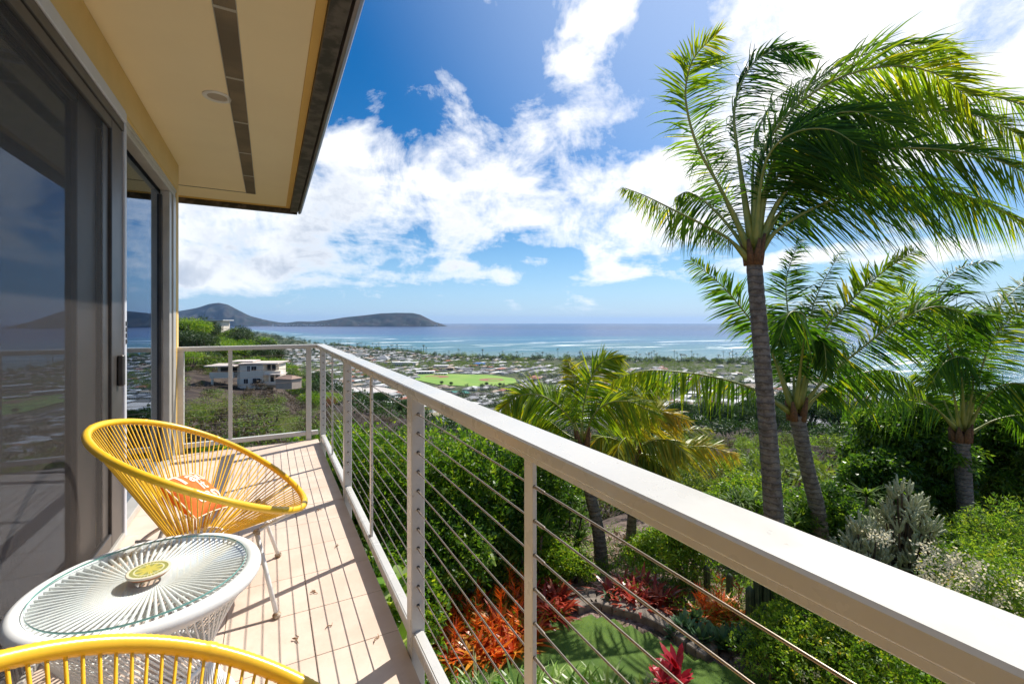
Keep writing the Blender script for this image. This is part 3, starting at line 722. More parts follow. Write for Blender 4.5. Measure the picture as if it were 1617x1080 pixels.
# ------------------------------------------------------------------ sea
sth = np.concatenate([np.arange(-180, -60, 8.), np.arange(-60, 66, .6), np.arange(66, 180, 8.)])
srr = np.concatenate([[100.], np.linspace(500, 3200, 110), np.geomspace(3300, 45000, 46)])
X, Y, Z, F = polar_sheet('sea', sth, srr, lambda x, y: np.full_like(x, SEA), None)
th, r = polar(X, Y); depth = (r - shore(th))
def f(N, b):
    v = PO(N)
    at = N.n('ShaderNodeAttribute', attribute_name='rnd').outputs['Fac']        # metres off the shore
    sv = N.n('ShaderNodeMapping', {'Vector': v, 'Rotation': (0, 0, YAW), 'Scale': (.25, 1., 1.)}).outputs[0]
    nb = N.noise(sv, .0011, 5, .6); nf = N.noise(sv, .008, 5, .6)
    dd = N.m('ADD', at, N.m('MULTIPLY', N.m('SUBTRACT', nb, .5), 1400.))
    c = N.mix(N.mr(dd, 0, 500), (.12, .20, .17), (.03, .15, .18))
    c = N.mix(N.mr(dd, 900, 1500), c, (.010, .13, .22))
    c = N.mix(N.mr(dd, 1900, 3200), c, (.004, .05, .18))
    c = N.mix(N.mr(dd, 3800, 9000), c, (.002, .014, .08))
    c = N.mix(N.mr(nf, .5, .68, 0, .45), c, (.02, .09, .20))
    # breaking surf along the reef
    fv = N.n('ShaderNodeMapping', {'Vector': v, 'Rotation': (0, 0, YAW + .03), 'Scale': (.12, 1., 1.)}).outputs[0]
    fn_ = N.noise(fv, .010, 6, .65, .6); fb = N.noise(v, .0022, 3, .5)
    band = N.m('MULTIPLY', N.mr(dd, 250, 600), N.mr(dd, 2100, 1500))
    foam = N.m('MULTIPLY', N.mr(fn_, .56, .63), N.m('MULTIPLY', band, N.mr(fb, .36, .50)))
    c = N.mix(foam, c, (.85, .88, .88))
    N.link(c, b.inputs['Base Color'])
    N.link(N.mr(foam, 0, 1, .22, .7), b.inputs['Roughness'])
    wv = N.n('ShaderNodeMapping', {'Vector': v, 'Rotation': (0, 0, YAW), 'Scale': (.5, 1., 1.)}).outputs[0]
    h = N.m('ADD', N.noise(wv, .05, 8, .62), N.m('MULTIPLY', N.noise(wv, .006, 3, .5), 2.))
    bump(N, b, h, .8, 9.)
M['sea'] = mat('sea_water', f, rough=.22, spec=.22); M['sea'].node_tree.nodes['Principled BSDF'].inputs['IOR'].default_value = 1.33
mb = MB(); mb.add(np.stack([X, Y, Z], -1).reshape(-1, 3), [F], depth.ravel()); tag(mb.build('sea', M['sea'], smooth=True), kind='structure')

# ------------------------------------------------------------------ far headlands across the bay
def headland(name, prof, dist, thick, label, seed):
    """prof: (px, py of the crest). A ridge with real depth: gentle flanks to the water in front and behind"""
    px = np.array([p[0] for p in prof], float); py = np.array([p[1] for p in prof], float)
    xs = np.linspace(px[0], px[-1], 150); h = np.interp(xs, px, py)
    k = np.array([.25, .5, .25]); 
    for _ in range(2): h[1:-1] = np.convolve(h, k, 'valid')
    top = CAMZ + (509 - h) / FP * dist - SEA
    ts = np.linspace(-1, 1, 41); V = []
    for i, x in enumerate(xs):
        for t in ts:
            dd = dist + t * thick * (.35 + .65 * min(1, top[i] / 200))
            s = (1 - abs(t)) ** .9
            wx, wy = XY(x, dd)
            n = vnoise(np.array([wx]), np.array([wy]), 260, seed)[0] - .5 + .5 * (vnoise(np.array([wx]), np.array([wy]), 110, seed + 1)[0] - .5)
            gully = n * .30 * top[i] * 4 * s * (1 - s)
            V.append((wx, wy, SEA - 4 + (top[i] + 4) * s + gully))
    n = len(ts); i = np.arange(len(xs) - 1)[:, None]; j = np.arange(n - 1)[None]
    F = np.stack([i * n + j, (i + 1) * n + j, (i + 1) * n + j + 1, i * n + j + 1], -1).reshape(-1, 4)
    mb = MB(); mb.add(V, [F]); o = mb.build(name, M['headland'], smooth=True); tag(o, kind='structure'); return o
def f(N, b):
    v = PO(N); n1 = N.noise(v, .004, 6, .65); n2 = N.noise(v, .02, 5, .7)
    c = N.mix(N.mr(n1, .38, .62), (.032, .042, .032), (.06, .05, .042)); c = N.mix(N.mr(n2, .5, .7, 0, .6), c, (.03, .04, .025))
    N.link(c, b.inputs['Base Color'])
M['headland'] = mat('dry_headland', f, rough=.95, spec=.1)
headland('hill', [(120, 500), (200, 497), (285, 491), (312, 486), (330, 480), (345, 478), (360, 481), (375, 489), (395, 499), (418, 505), (440, 509), (470, 511), (500, 514), (520, 517)], 15500, 900, '', 3)
headland('hill', [(425, 517), (445, 511), (470, 507.5), (495, 508), (520, 505), (545, 501), (575, 498), (600, 495.0), (625, 494), (652, 494.3), (664, 497), (676, 503), (686, 508), (697, 511.5), (706, 515)], 14000, 650, '', 9)
# specks of houses at the headland foot
mb = MB(); g2 = np.random.default_rng(5)
for px in g2.uniform(430, 690, 420):
    d = 13560 + g2.normal() * 60 - 0; x, y = XY(px, d); s = g2.uniform(8, 22); z = SEA + g2.uniform(0, 60) ** 1.0
    if px < 470: d = 14000
    mb.box(x - s, x + s, y - s, y + s, z - 10, z + 9)
M['far_house'] = mat('pale_house_paint', color=(.62, .6, .56), rough=.8)
tag(mb.build('shore_houses', M['far_house']), kind='stuff', label='pale specks of houses at the foot of the far headland', cat='houses')

# ------------------------------------------------------------------ generic foliage builders
def clump(mb, c, R, n, leaf, seed, per=1, up=.25, w=.55, flat=.35, r0=0., r1=1., bumps=6, droop=.2, seg=1, shape='leaf', fold=.12, fill=.35):
    """leaves spread through a lumpy ellipsoid volume, denser near its skin"""
    g = np.random.default_rng(seed); R = np.asarray(R, float); c = np.asarray(c, float)
    lc = unit(bumps, g); lc[:, 2] = np.abs(lc[:, 2]) * .9 - .15
    k = g.integers(0, bumps, n); base = lc[k] * .5
    d = unit(n, g); rad_ = np.where(g.random(n) < fill, g.random(n) ** .5, g.uniform(.86, 1.04, n)) * .56
    p = base + d * rad_[:, None]
    nd = p / (np.linalg.norm(p, axis=1)[:, None] + 1e-9)
    P = c + p * R
    out = []
    P = np.repeat(P, per, 0); nd = np.repeat(nd, per, 0); m = len(P)
    P = P + g.normal(size=(m, 3)) * leaf * .35
    D = nd * .55 + unit(m, g) * .9 + np.array([0, 0, up]); S = unit(m, g) + np.array([0, 0, -.4])
    lr = np.repeat(np.clip(.5 + .5 * g.normal(size=m // per) * .5, 0, 1), per) * (r1 - r0) + r0
    lr = np.clip(lr + g.normal(size=m) * .12, 0, 1)
    L = leaf * g.uniform(.65, 1.25, m)
    ribbons(mb, P, D, S, L, L * w, seg, droop, lr, shape, fold=fold)
def stems(mb, c, R, n, r, seed, base=None):
    g = np.random.default_rng(seed); c = np.asarray(c, float); base = c - np.array([0, 0, R[2]]) if base is None else np.asarray(base, float)
    for i in range(n):
        e = c + unit(1, g)[0] * np.asarray(R) * .75; e[2] = c[2] + abs(e[2] - c[2]) * .8
        m = (base + e) / 2 + g.normal(size=3) * .12 * np.asarray(R); m[2] -= .1 * R[2]
        pts = catmull([base + g.normal(size=3) * .05 * R[0] * np.array([1, 1, 0]), m, e], 8)
        mb.tube(pts, np.linspace(r, r * .25, 8), 6)
M['bark'] = noisy('shrub_bark', (.14, .10, .07), (.09, .07, .05), 20, .9, bmp=.3)
L_hedge = leafmat('glossy_hedge_leaf', [(.03, .09, .010), (.065, .16, .014), (.12, .24, .02), (.28, .36, .03)], .48, .44)
L_dark = leafmat('dark_glossy_leaf', [(.025, .075, .011), (.045, .12, .015), (.085, .18, .02), (.17, .28, .03)], .45, .36, spec=.45)
L_light = leafmat('yellow_green_leaf', [(.06, .15, .014), (.11, .22, .022), (.18, .30, .03), (.30, .36, .045)], .48, .45)
L_brush = leafmat('kiawe_leaf', [(.05, .09, .016), (.085, .145, .022), (.13, .20, .035), (.19, .25, .06)], .35, .6)
L_dry = leafmat('dry_brush', [(.035, .028, .022), (.065, .05, .04), (.10, .08, .06), (.15, .125, .08)], .2, .8)
L_tree = leafmat('broad_tree_leaf', [(.014, .036, .010), (.025, .055, .013), (.04, .08, .02), (.075, .12, .03)], .2, .6)

# ------------------------------------------------------------------ brush and trees on the slopes
def shrub_proto(mat_, seed, n=420, leaf=.30, per=1, R=(1, 1, .8), c=(0, 0, .6), bumps=7, w=.8):
    mb = MB(); clump(mb, c, R, n, leaf, seed, per=per, bumps=bumps, w=w, fill=.3)
    return mb
def merge_cloud(name, mats, items, label, cat):
    """items: list of (proto MB, positions (n,3), scales (n,), rot (n,)) -> one stuff mesh"""
    out = MB()
    for mi, (pb, P, S, A) in enumerate(items):
        V = np.concatenate(pb.v); R = np.concatenate(pb.r); fs = []
        for f_, m_ in pb.f: fs.append(f_ if f_.ndim == 2 else f_[None])
        n = len(V); k = len(P); ca, sa = np.cos(A), np.sin(A)
        VX = (V[None, :, 0] * ca[:, None] - V[None, :, 1] * sa[:, None]) * S[:, None] + P[:, 0, None]
        VY = (V[None, :, 0] * sa[:, None] + V[None, :, 1] * ca[:, None]) * S[:, None] + P[:, 1, None]
        VZ = V[None, :, 2] * (S * (.75 + .5 * np.modf(A * 7)[0]))[:, None] + P[:, 2, None]
        rv = np.clip(R[None] * .45 + .55 * np.modf(np.abs(A) * 13.7)[0][:, None], 0, 1)
        FF = [(f_[None] + (np.arange(k) * n)[:, None, None]).reshape(-1, f_.shape[1]) for f_ in fs]
        out.add(np.stack([VX, VY, VZ], -1).reshape(-1, 3), FF, rv.ravel(), mi)
    o = out.build(name, mats); return tag(o, kind='stuff', label=label, cat=cat)
def scatter(n, th0, th1, r0, r1, g, power=1.3, maskf=None):
    out = []
    while sum(map(len, out)) < n:
        th = g.uniform(th0, th1, n); r = r0 + (r1 - r0) * g.random(n) ** power
        d = r * np.cos(np.radians(th)); l = r * np.sin(np.radians(th))
        x = d * FW[0] + l * RT[0]; y = d * FW[1] + l * RT[1]
        if maskf is not None:
            k = maskf(x, y, th, r); x, y = x[k], y[k]
        out.append(np.stack([x, y], -1))
    P = np.concatenate(out)[:n]
    return np.column_stack([P, ground(P[:, 0], P[:, 1])])
g3 = np.random.default_rng(21)
sp_b = [shrub_proto(L_brush, s, 170, .34) for s in (1, 2)]
sp_d = shrub_proto(L_dry, 5, 140, .36)
def pat(x, y, th, r): return (vnoise(x, y, 16, 8) > .58) & ~((th < -24) & (r > 118) & (r < 190) & (th > -40) & (np.abs(r - 150) < 14) & (th > -34))
def mk(n, *a, s=(1, 2), power=1.3, maskf=None):
    P = scatter(n, *a, g3, power, maskf); S = g3.uniform(*s, n); return P, S, g3.uniform(0, 6.28, n)
P1 = mk(110, -46, -10, 28, 200, s=(.9, 2.2), maskf=pat); P2 = mk(760, -46, -8, 28, 330, s=(.8, 2.0))
merge_cloud('slope_brush', [L_brush, L_brush, L_dry], [(sp_b[0], *P1), (sp_b[1], *mk(300, -44, -24, 190, 420, s=(2, 4.5))), (sp_d, *P2)], 'dry and green brush covering the gully slope below the white house', 'brush')
P1 = mk(620, -9, 50, 30, 230, s=(.8, 1.8)); P2 = mk(260, -9, 50, 24, 120, s=(.8, 1.5))
merge_cloud('slope_brush', [L_brush, L_light, L_dry], [(sp_b[0], *P1), (sp_b[1], *mk(260, 14, 44, 40, 150, s=(.8, 1.5))), (sp_d, *P2)], 'yellow green brush covering the slope behind the palms', 'brush')
# individual slope shrubs
sh_me = []
for s_, (m_, nm) in enumerate(((L_brush, 'a'), (L_light, 'b'), (L_brush, 'c'), (L_dry, 'd'))):
    mb = shrub_proto(m_, 40 + s_, 900, .17, bumps=9); sh_me.append(mb.mesh('foliage', m_, False))
def place(name, me, px, d, s, label, cat, group=None, dz=0., sz=None, rz=None):
    x, y = XY(px, d); z = float(ground(x, y)) + dz
    o = mesh_obj(name, me, None, (x, y, z)); o.scale = (s, s, sz or s); o.rotation_euler[2] = random.uniform(0, 6.28) if rz is None else rz
    return tag(o, label, cat, group)
for i in range(46):
    px = random.uniform(288, 640); d = random.uniform(38, 118)
    k = [0, 3, 3, 2][i % 4]
    place('slope_shrub', sh_me[k], px, d, random.uniform(1.6, 3.2), ('dry brown' if k == 3 else 'bushy green') + ' shrub on the dark gully slope beyond the balcony end', 'shrub', ('dry brown' if k == 3 else 'green') + ' shrubs on the gully slope', sz=random.uniform(1.5, 2.4), dz=-.3)
for i in range(40):
    px = random.uniform(1040, 1360); d = random.uniform(34, 105)
    k = random.choice([0, 1, 1, 2])
    place('slope_shrub', sh_me[k], px, d, random.uniform(1.1, 2.0), 'bushy yellow green shrub on the slope behind the coconut palms', 'shrub', 'shrubs on the slope behind the palms', sz=random.uniform(1.2, 2.), dz=-.3)
# bigger wide bush on the slope below the white house
mb = MB(); clump(mb, (0, 0, 1.0), (7.2, 4.5, 2.6), 5200, .26, 77, bumps=16, w=.6); wide = mb.mesh('foliage', leafmat('feathery_leaf', [(.09, .14, .03), (.14, .20, .045), (.20, .26, .07), (.24, .28, .10)], .4, .6))
place('spreading_tree', wide, 350, 74, 1.25, 'wide flat topped feathery green tree below the white house', 'tree', rz=.5, dz=.3)
place('spreading_tree', wide, 440, 66, .85, 'smaller feathery olive tree right of the wide flat topped one', 'tree', rz=1.9, dz=-.4)
# trees on the ridge
def tree_mesh(seed, R=(3.2, 3.2, 2.6), h=3.2, n=3400, leaf=.50, m_=None, bumps=12, w=.6, tr=.22, per=1):
    mb = MB(); clump(mb, (0, 0, h), R, n, leaf, seed, bumps=bumps, w=w, per=per, fill=.35)
    t = MB(); stems(t, (0, 0, h), R, 7, tr, seed + 1, base=(0, 0, -.6))
    return mb.mesh('crown', m_), t.mesh('trunk', M['bark'])
def tree(name, ms, px, d, s, label, group=None, dz=0., rz=None, sz=None, cat='tree'):
    x, y = XY(px, d); e = empty(name, (x, y, float(ground(x, y)) + dz), random.uniform(0, 6.28) if rz is None else rz, label, cat, group)
    e.scale = (s, s, sz or s)
    mesh_obj('crown', ms[0], e); mesh_obj('trunk', ms[1], e); return e
T_mid = [tree_mesh(60, m_=L_hedge), tree_mesh(61, m_=L_tree), tree_mesh(62, R=(3.6, 3.2, 2.0), m_=L_light), tree_mesh(63, m_=L_tree, R=(3, 3, 3.2), h=4.6)]
ridge = [(300, 210, 2.6, 2, 'feathery yellow green tree at the left end of the ridge'),
 (328, 235, 2.2, 1, 'dark leafy tree in front of the white ridge house'), (352, 200, 1.9, 0, 'bright green rounded tree in the middle of the ridge'),
 (385, 205, 2.1, 0, 'bright green rounded tree right of the middle of the ridge'), (415, 225, 2.0, 1, 'dark green tree near the right end of the ridge'),
 (440, 240, 1.7, 3, 'dark narrow tree at the right end of the ridge'), (372, 250, 2.3, 2, 'olive tree standing behind the bright green ridge trees'),
 (405, 178, 1.3, 0, 'small green tree just behind the roofs of the white hillside house'), (330, 170, 1.4, 1, 'dark low tree left of the white hillside house'),
 (298, 150, 1.4, 2, 'yellow green tree beside the railing and the house corner'), (455, 170, 1.3, 1, 'dark low tree right of the white hillside house'),
 (478, 200, 1.6, 2, 'olive green tree sloping away behind the corner post'), (430, 190, 1.5, 2, 'olive green tree behind the right wing of the white house'), (500, 230, 1.5, 3, 'dark tree down the slope behind the corner post')]
for i in range(34):
    px = random.uniform(286, 520); d = random.uniform(165, 300) - (px - 286) * .15; k = random.choice([0, 0, 2, 3, 1])
    if abs(px - 395) < 75 and d < 185: d += 30
    s = random.uniform(1.3, 2.3) * (.75 if px > 440 else 1); tree('ridge_tree', T_mid[k], px, d, s, ['bright green', 'dark green', 'olive yellow', 'dark narrow'][k] + ' tree among those crowding the ridge behind the hillside house', ['bright green', 'dark green', 'olive yellow', 'dark narrow'][k] + ' trees crowding the ridge', sz=s * .8)
for px, d, s, k, lb in ridge: tree('ridge_tree', T_mid[k], px, d, s, lb, sz=s * random.uniform(.75, .95))
tree('red_shrub', tree_mesh(66, m_=leafmat('russet_leaf', [(.14, .04, .02), (.2, .07, .03), (.26, .12, .05)], .3, .5), n=1200), 522, 150, .8, 'russet red bush on the slope behind the corner post', cat='shrub')
# ---- monkeypod trees down the right slope
L_mp = leafmat('monkeypod_leaf', [(.018, .045, .012), (.03, .075, .015), (.05, .11, .02), (.075, .15, .03)], .12, .7, spec=.2)
T_mp = [tree_mesh(70, R=(9, 9, 5), h=7.5, n=11000, leaf=.85, m_=L_mp, bumps=26, tr=.5, w=.8), tree_mesh(71, R=(8, 8, 5.5), h=7.5, n=10000, leaf=.8, m_=L_mp, bumps=20, tr=.5, w=.8)]
mp = [(1190, 330, 1.7, 0, 'dark domed tree in front of the pale roofs, left of the tall palm trunk'), (1268, 260, 1.9, 0, 'broad umbrella shaped green tree between the two palm trunks'),
 (1245, 370, 2.0, 1, 'dark green domed tree behind the broad umbrella shaped one'), (1325, 330, 2.1, 1, 'dark domed tree right of the leaning palm trunk'), (1125, 270, 1.3, 1, 'dark grey green tree beyond the yellow palm fronds'),
 (1160, 235, 1.0, 0, 'low dark tree just left of the tall palm trunk'), (1385, 300, 2.0, 0, 'dark domed tree beside the bay at the right'), (1330, 235, 1.3, 0, 'green tree low behind the bushes right of the leaning palm'), (1080, 300, 1.3, 1, 'dark tree below the pale roofs, behind the yellow palm'),
 (1215, 225, 1.0, 1, 'small dark green tree just right of the tall palm trunk'), (640, 330, 1.0, 1, 'dark tree below the pale car park, seen through the railing'), (600, 300, .8, 0, 'dark tree on the slope left of the nearest large post')]
for px, d, s, k, lb in mp: tree('monkeypod_tree', T_mp[k], px, d, s, lb, sz=s * .95, dz=2.0)

# ------------------------------------------------------------------ white hillside house
M['hwall'] = noisy('cream_house_wall', (.80, .72, .60), (.74, .66, .54), .8, .85)
M['hroof'] = noisy('white_flat_roof', (.70, .62, .55), (.62, .52, .46), .6, .8)
M['hwin'] = mat('dark_window_glass', color=(.03, .04, .05), rough=.15)
def hx(mb, x0, x1, y0, y1, z0, z1, mi=0): mb.box(x0, x1, y0, y1, z0, z1, mi=mi)
hd = 128.; hp = W(398, 606, hd)
hh = empty('hillside_house', tuple(hp), rz=-YAW + rad(8), label='cream two storey flat roofed house with balconies on the left hillside', cat='house')
def hpart(name, m, boxes, parent=hh):
    mb = MB(); [mb.box(*b) for b in boxes]; return mb.build(name, m, parent)
sc_ = hd / FP   # metres per photo pixel there
hw = hpart('wall', M['hwall'], [(-3.2, 2.9, 0, 8, -1.5, 2.55), (-3.2, 2.9, 0, 8, 2.7, 5.3), (-3.21, 2.91, -.06, 8, 2.551, 2.699), (2.9, 6.3, 2.5, 8, -1.5, 5.2), (-11.5, -5.2, 1, 7, 1.6, 2.2), (-11.5, -5.2, .9, 1.0, 2.2, 3.3), (-5.3, -3.2, 3.5, 8, -1.5, 4.9), (-10.8, -5.2, 4, 7, 2.2, 4.7), (-4.6, -3.21, 1.6, 1.9, -1.5, 2.4)])
hpart('roof', M['hroof'], [(-3.6, 7.0, -.5, 8.4, 5.5, 5.75), (-12.4, -4.6, -.4, 8, 4.95, 5.2), (-7.2, -1.0, 3, 8.5, 5.9, 6.15), (3.2, 8.2, -1.2, 3.5, 2.5, 2.7)])
hpart('column', M['hwall'], [(-11.2, -10.7, 1.1, 1.5, -1.5, 1.6)]); hpart('column', M['hwall'], [(-6.4, -5.9, 1.1, 1.5, -1.5, 1.6)]); hpart('column', M['hwall'], [(7.3, 7.6, -.9, -.6, .6, 2.5)]); hpart('column', M['hwall'], [(4.8, 5.05, -.9, -.6, .6, 2.5)])
hpart('balcony', M['hwall'], [(2.95, 7.6, -.8, 2.5, -.3, 0.0), (2.95, 7.6, -.95, -.8, -.3, .6), (2.95, 7.4, .4, 2.4, 2.701, 3.5)])
for (x, z, w, h) in ((-.9, 3.5, .7, 1.5), (.5, 3.7, 1.3, 1.2), (-1.6, .1, 1.1, 1.3), (1.2, .1, 2.0, 1.4)):
    wn = hpart('window', M['white'], [(x - w / 2 - .12, x + w / 2 + .12, -.05, 0.02, z - .12, z + h + .12)])
    hpart('pane', M['hwin'], [(x - w / 2, x - .04, -.08, -.051, z, z + h), (x + .04, x + w / 2, -.08, -.051, z, z + h)], wn)
for (x, z, w, h) in ((3.6, 3.4, .9, 1.7), (4.9, 3.4, 1.0, 1.7), (5.8, .2, .8, 2.0), (4.4, .2, 1.0, 2.0)): hpart('window', M['hwin'], [(x - w / 2, x + w / 2, 2.42, 2.48, z, z + h)])
hpart('window', M['hwin'], [(-10.0, -7.2, 3.9, 3.98, 2.9, 4.3)]); hpart('window', M['hwin'], [(-6.8, -5.6, 3.9, 3.98, 2.9, 4.3)])
hpart('foundation', M['bark'], [(-11, 3, 5, 8, -4, -1.5)])
sh = empty('shed', tuple(W(448, 607, 118)), rz=-YAW - .3, label='low brown roofed shed right of the cream hillside house', cat='shed')
mb = MB(); mb.box(-2.6, 2.6, 0, 3.4, -1.2, 1.5); mb.build('wall', noisy('tan_wall', (.5, .4, .32), (.45, .36, .28), 1, .9), sh)
mb = MB(); mb.add([(-2.9, -.4, 1.45), (2.9, -.4, 1.45), (2.9, 3.7, 1.45), (-2.9, 3.7, 1.45), (-1.2, 1.6, 2.3), (1.2, 1.6, 2.3)], [[[0, 1, 5, 4], [2, 3, 4, 5]], [[1, 2, 5], [3, 0, 4]], [[3, 2, 1, 0]]]); mb.build('roof', noisy('brown_roof', (.33, .22, .17), (.28, .18, .13), 1, .9), sh)
# ---- ridge houses
for i, (px, py, d, w, lb) in enumerate(((326, 511, 262, 17, 'white flat roofed house high on the ridge, half hidden by trees'),)):
    e = empty('ridge_house', tuple(W(px, py, d)), -YAW, lb, 'house')
    mb = MB(); mb.box(-w / 2, w / 2, 0, 8, -5, 1.6); mb.build('wall', M['hwall'], e)
    mb = MB(); mb.box(-w / 2 - 1.2, w / 2 + 1.8, -1.2, 9, 1.7, 2.1); mb.build('roof', M['white'], e)
    for k in range(max(1, int(w / 4))):
        mb = MB(); mb.box(-w / 2 + 1 + k * 3.6, -w / 2 + 3.6 + k * 3.6, -.06, -.01, -.9, 1.0); mb.build('window', M['hwin'], e)

# ------------------------------------------------------------------ the neighbourhood on the plain
def roofmat(n, c): return noisy(n, c, tuple(x * .82 for x in c), .25, .85)
RM = [roofmat('white_roof', (.72, .71, .69)), roofmat('grey_roof', (.24, .24, .25)), roofmat('dark_roof', (.13, .125, .12)), roofmat('tan_roof', (.36, .29, .22)), roofmat('red_tile_roof', (.34, .13, .08)), roofmat('pale_grey_roof', (.38, .38, .38))]
RN = ['white', 'grey', 'dark', 'tan', 'red tiled', 'pale grey']
def house_mesh(w, d, h, rh, rm, ell=False):
    mb = MB(); mb.box(-w / 2, w / 2, -d / 2, d / 2, -3, h, mi=0)
    o = .8; q = max(.5, (w - d) / 2 + 1)
    mb.add([(-w / 2 - o, -d / 2 - o, h), (w / 2 + o, -d / 2 - o, h), (w / 2 + o, d / 2 + o, h), (-w / 2 - o, d / 2 + o, h), (-q, 0, h + rh), (q, 0, h + rh)], [[[0, 1, 5, 4], [2, 3, 4, 5]], [[1, 2, 5], [3, 0, 4]], [[3, 2, 1, 0]]], mi=1)
    if ell:
        mb.box(w / 2 - d * .6, w / 2 - .3, -d / 2 - 6, -d / 2, -3, h - .1, mi=0)
        mb.add([(w / 2 - d * .6 - o, -d / 2 - 7, h - .05), (w / 2 + .4, -d / 2 - 7, h - .05), (w / 2 + .4, 0, h - .05), (w / 2 - d * .6 - o, 0, h - .05), (w / 2 - d * .3, -d / 2 - 4, h + rh * .8), (w / 2 - d * .3, 0, h + rh * .8)], [[[1, 2, 5, 4], [3, 0, 4, 5]], [[0, 1, 4], [2, 3, 5]]], mi=1)
    for x in np.linspace(-w / 2 + 2, w / 2 - 2, 4): mb.box(x - .8, x + .8, -d / 2 - .06, -d / 2 - .01, 1, h - .8, mi=2); mb.box(x - .8, x + .8, d / 2 + .01, d / 2 + .06, 1, h - .8, mi=2)
    return mb
protos = []
for i in range(6):
    for (w, d, e) in ((17, 11, True), (23, 12, False)):
        mbp = house_mesh(w, d, 3.2, 2.2 if i else .7, RM[i], e); protos.append((mbp, mbp.mesh('far_house', [M['hwall'], RM[i], M['hwin']]), i))
field_c = XY(735, 905)
def free(x, y, th, r):
    k = (r < shore(th) - 30) & (r > 430)
    fx = (x - field_c[0]); fy = (y - field_c[1]); fd = fx * FW[0] + fy * FW[1]; fl = fx * RT[0] + fy * RT[1]
    k &= ~((np.abs(fl) < 108) & (np.abs(fd) < 92))
    for (px, d, hw_, hd_) in KEEP:
        cx, cy = XY(px, d); fx = x - cx; fy = y - cy; k &= ~((np.abs(fx * RT[0] + fy * RT[1]) < hw_) & (np.abs(fx * FW[0] + fy * FW[1]) < hd_))
    return k
KEEP = [(604, 1420, 30, 25), (640, 1230, 40, 30), (697, 1120, 42, 26), (680, 1030, 40, 26), (745, 1110, 42, 22), (757, 1230, 26, 20), (590, 760, 62, 32), (728, 740, 30, 18), (1150, 560, 90, 14)]
g4 = np.random.default_rng(33); taken = []; cnt = 0; stuff_items = {}
cand = scatter(6000, -34, 44, 450, 2300, g4, .9, free)
cand = cand[np.argsort(np.hypot(cand[:, 0], cand[:, 1]))]
gridset = {}
for p in cand:
    th, r = polar(p[0], p[1]); sp = 24 if r < 1200 else 30
    # streets: snap to rows
    a0 = .5; ca, sa = math.cos(a0), math.sin(a0); u_ = p[0] * ca + p[1] * sa; v_ = -p[0] * sa + p[1] * ca
    key = (round(u_ / sp), round(v_ / 27))
    if key in gridset: continue
    gridset[key] = 1; u2 = key[0] * sp + g4.normal() * 1.5; v2 = key[1] * 27 + g4.normal() * 1.5 + (5 if key[1] % 2 else -5)
    x = u2 * ca - v2 * sa; y = u2 * sa + v2 * ca; th, r = polar(x, y)
    if not free(np.array([x]), np.array([y]), np.array([th]), np.array([r]))[0] or g4.random() < .12: continue
    k = int(g4.choice(6, p=[.30, .22, .10, .12, .06, .20])); e = int(g4.random() < .5); pb, me, ci = protos[k * 2 + e]
    z = float(ground(x, y)); a = a0 + (math.pi if key[1] % 2 else 0) + g4.normal() * .05 + (math.pi / 2 if g4.random() < .2 else 0); s = g4.uniform(.72, 1.18)
    if cnt < 300:
        o = mesh_obj('far_house', me, None, (x, y, z)); o.rotation_euler[2] = a; o.scale = (s, s, s)
        tag(o, f'low {RN[k]} roofed house in the neighbourhood on the plain', 'house', f'{RN[k]} roofed houses on the plain'); cnt += 1
    else: stuff_items.setdefault(k * 2 + e, []).append((x, y, z, s, a))
items = []; mats_ = []
big = MB()
allm = [M['hwall']] + RM + [M['hwin']]
for key, L in stuff_items.items():
    pb = protos[key][0]; A = np.array(L)
    for (f_, m_) in pb.f: pass
    V = np.concatenate(pb.v)
    for (x, y, z, s, a) in L:
        ca, sa = math.cos(a), math.sin(a); VV = np.stack([(V[:, 0] * ca - V[:, 1] * sa) * s + x, (V[:, 0] * sa + V[:, 1] * ca) * s + y, V[:, 2] * s + z], -1)
        n0 = big.n; big.v.append(VV); big.r.append(np.zeros(len(VV))); big.n += len(VV)
        for (f_, m_) in pb.f: big.f.append(((f_ if f_.ndim == 2 else f_[None]) + n0, {0: 0, 1: 1 + key // 2, 2: 7}[m_]))
tag(big.build('far_houses', allm), kind='stuff', label='distant low houses of the neighbourhood towards the shore', cat='houses')
print('houses', cnt, sum(len(v) for v in stuff_items.values()))

# ---- larger buildings
def building(px, d, w, dp, h, wall, roof, label, name='school_building', rz=0., rh=.5, hip=0., win=True, py=None):
    x, y = XY(px, d); z = float(ground(x, y))
    e = empty(name, (x, y, z), -YAW + rz, label, 'building')
    mb = MB(); mb.box(-w / 2, w / 2, -dp / 2, dp / 2, -4, h); mb.build('wall', wall, e)
    mb = MB()
    if hip: mb.add([(-w / 2 - 1, -dp / 2 - 1, h), (w / 2 + 1, -dp / 2 - 1, h), (w / 2 + 1, dp / 2 + 1, h), (-w / 2 - 1, dp / 2 + 1, h), (-w / 2 * (1 - hip), 0, h + rh), (w / 2 * (1 - hip), 0, h + rh)], [[[0, 1, 5, 4], [2, 3, 4, 5]], [[1, 2, 5], [3, 0, 4]], [[3, 2, 1, 0]]])
    else: mb.box(-w / 2 - 1, w / 2 + 1, -dp / 2 - 1, dp / 2 + 1, h + .01, h + rh)
    mb.build('roof', roof, e)
    if win:
        me = None
        for k in range(int(w / 6)):
            if me is None:
                mb = MB(); mb.box(0, 3.6, -dp / 2 - .08, -dp / 2 - .02, 1.2, min(h - .6, 3.4)); me = mb.mesh('window', M['hwin'])
            mesh_obj('window', me, e, (-w / 2 + 1.2 + k * 6, 0, 0))
    return e
wl = M['hwall']; tanw = noisy('tan_block_wall', (.34, .26, .2), (.3, .23, .18), .5, .9); blue = roofmat('blue_roof', (.06, .2, .5))
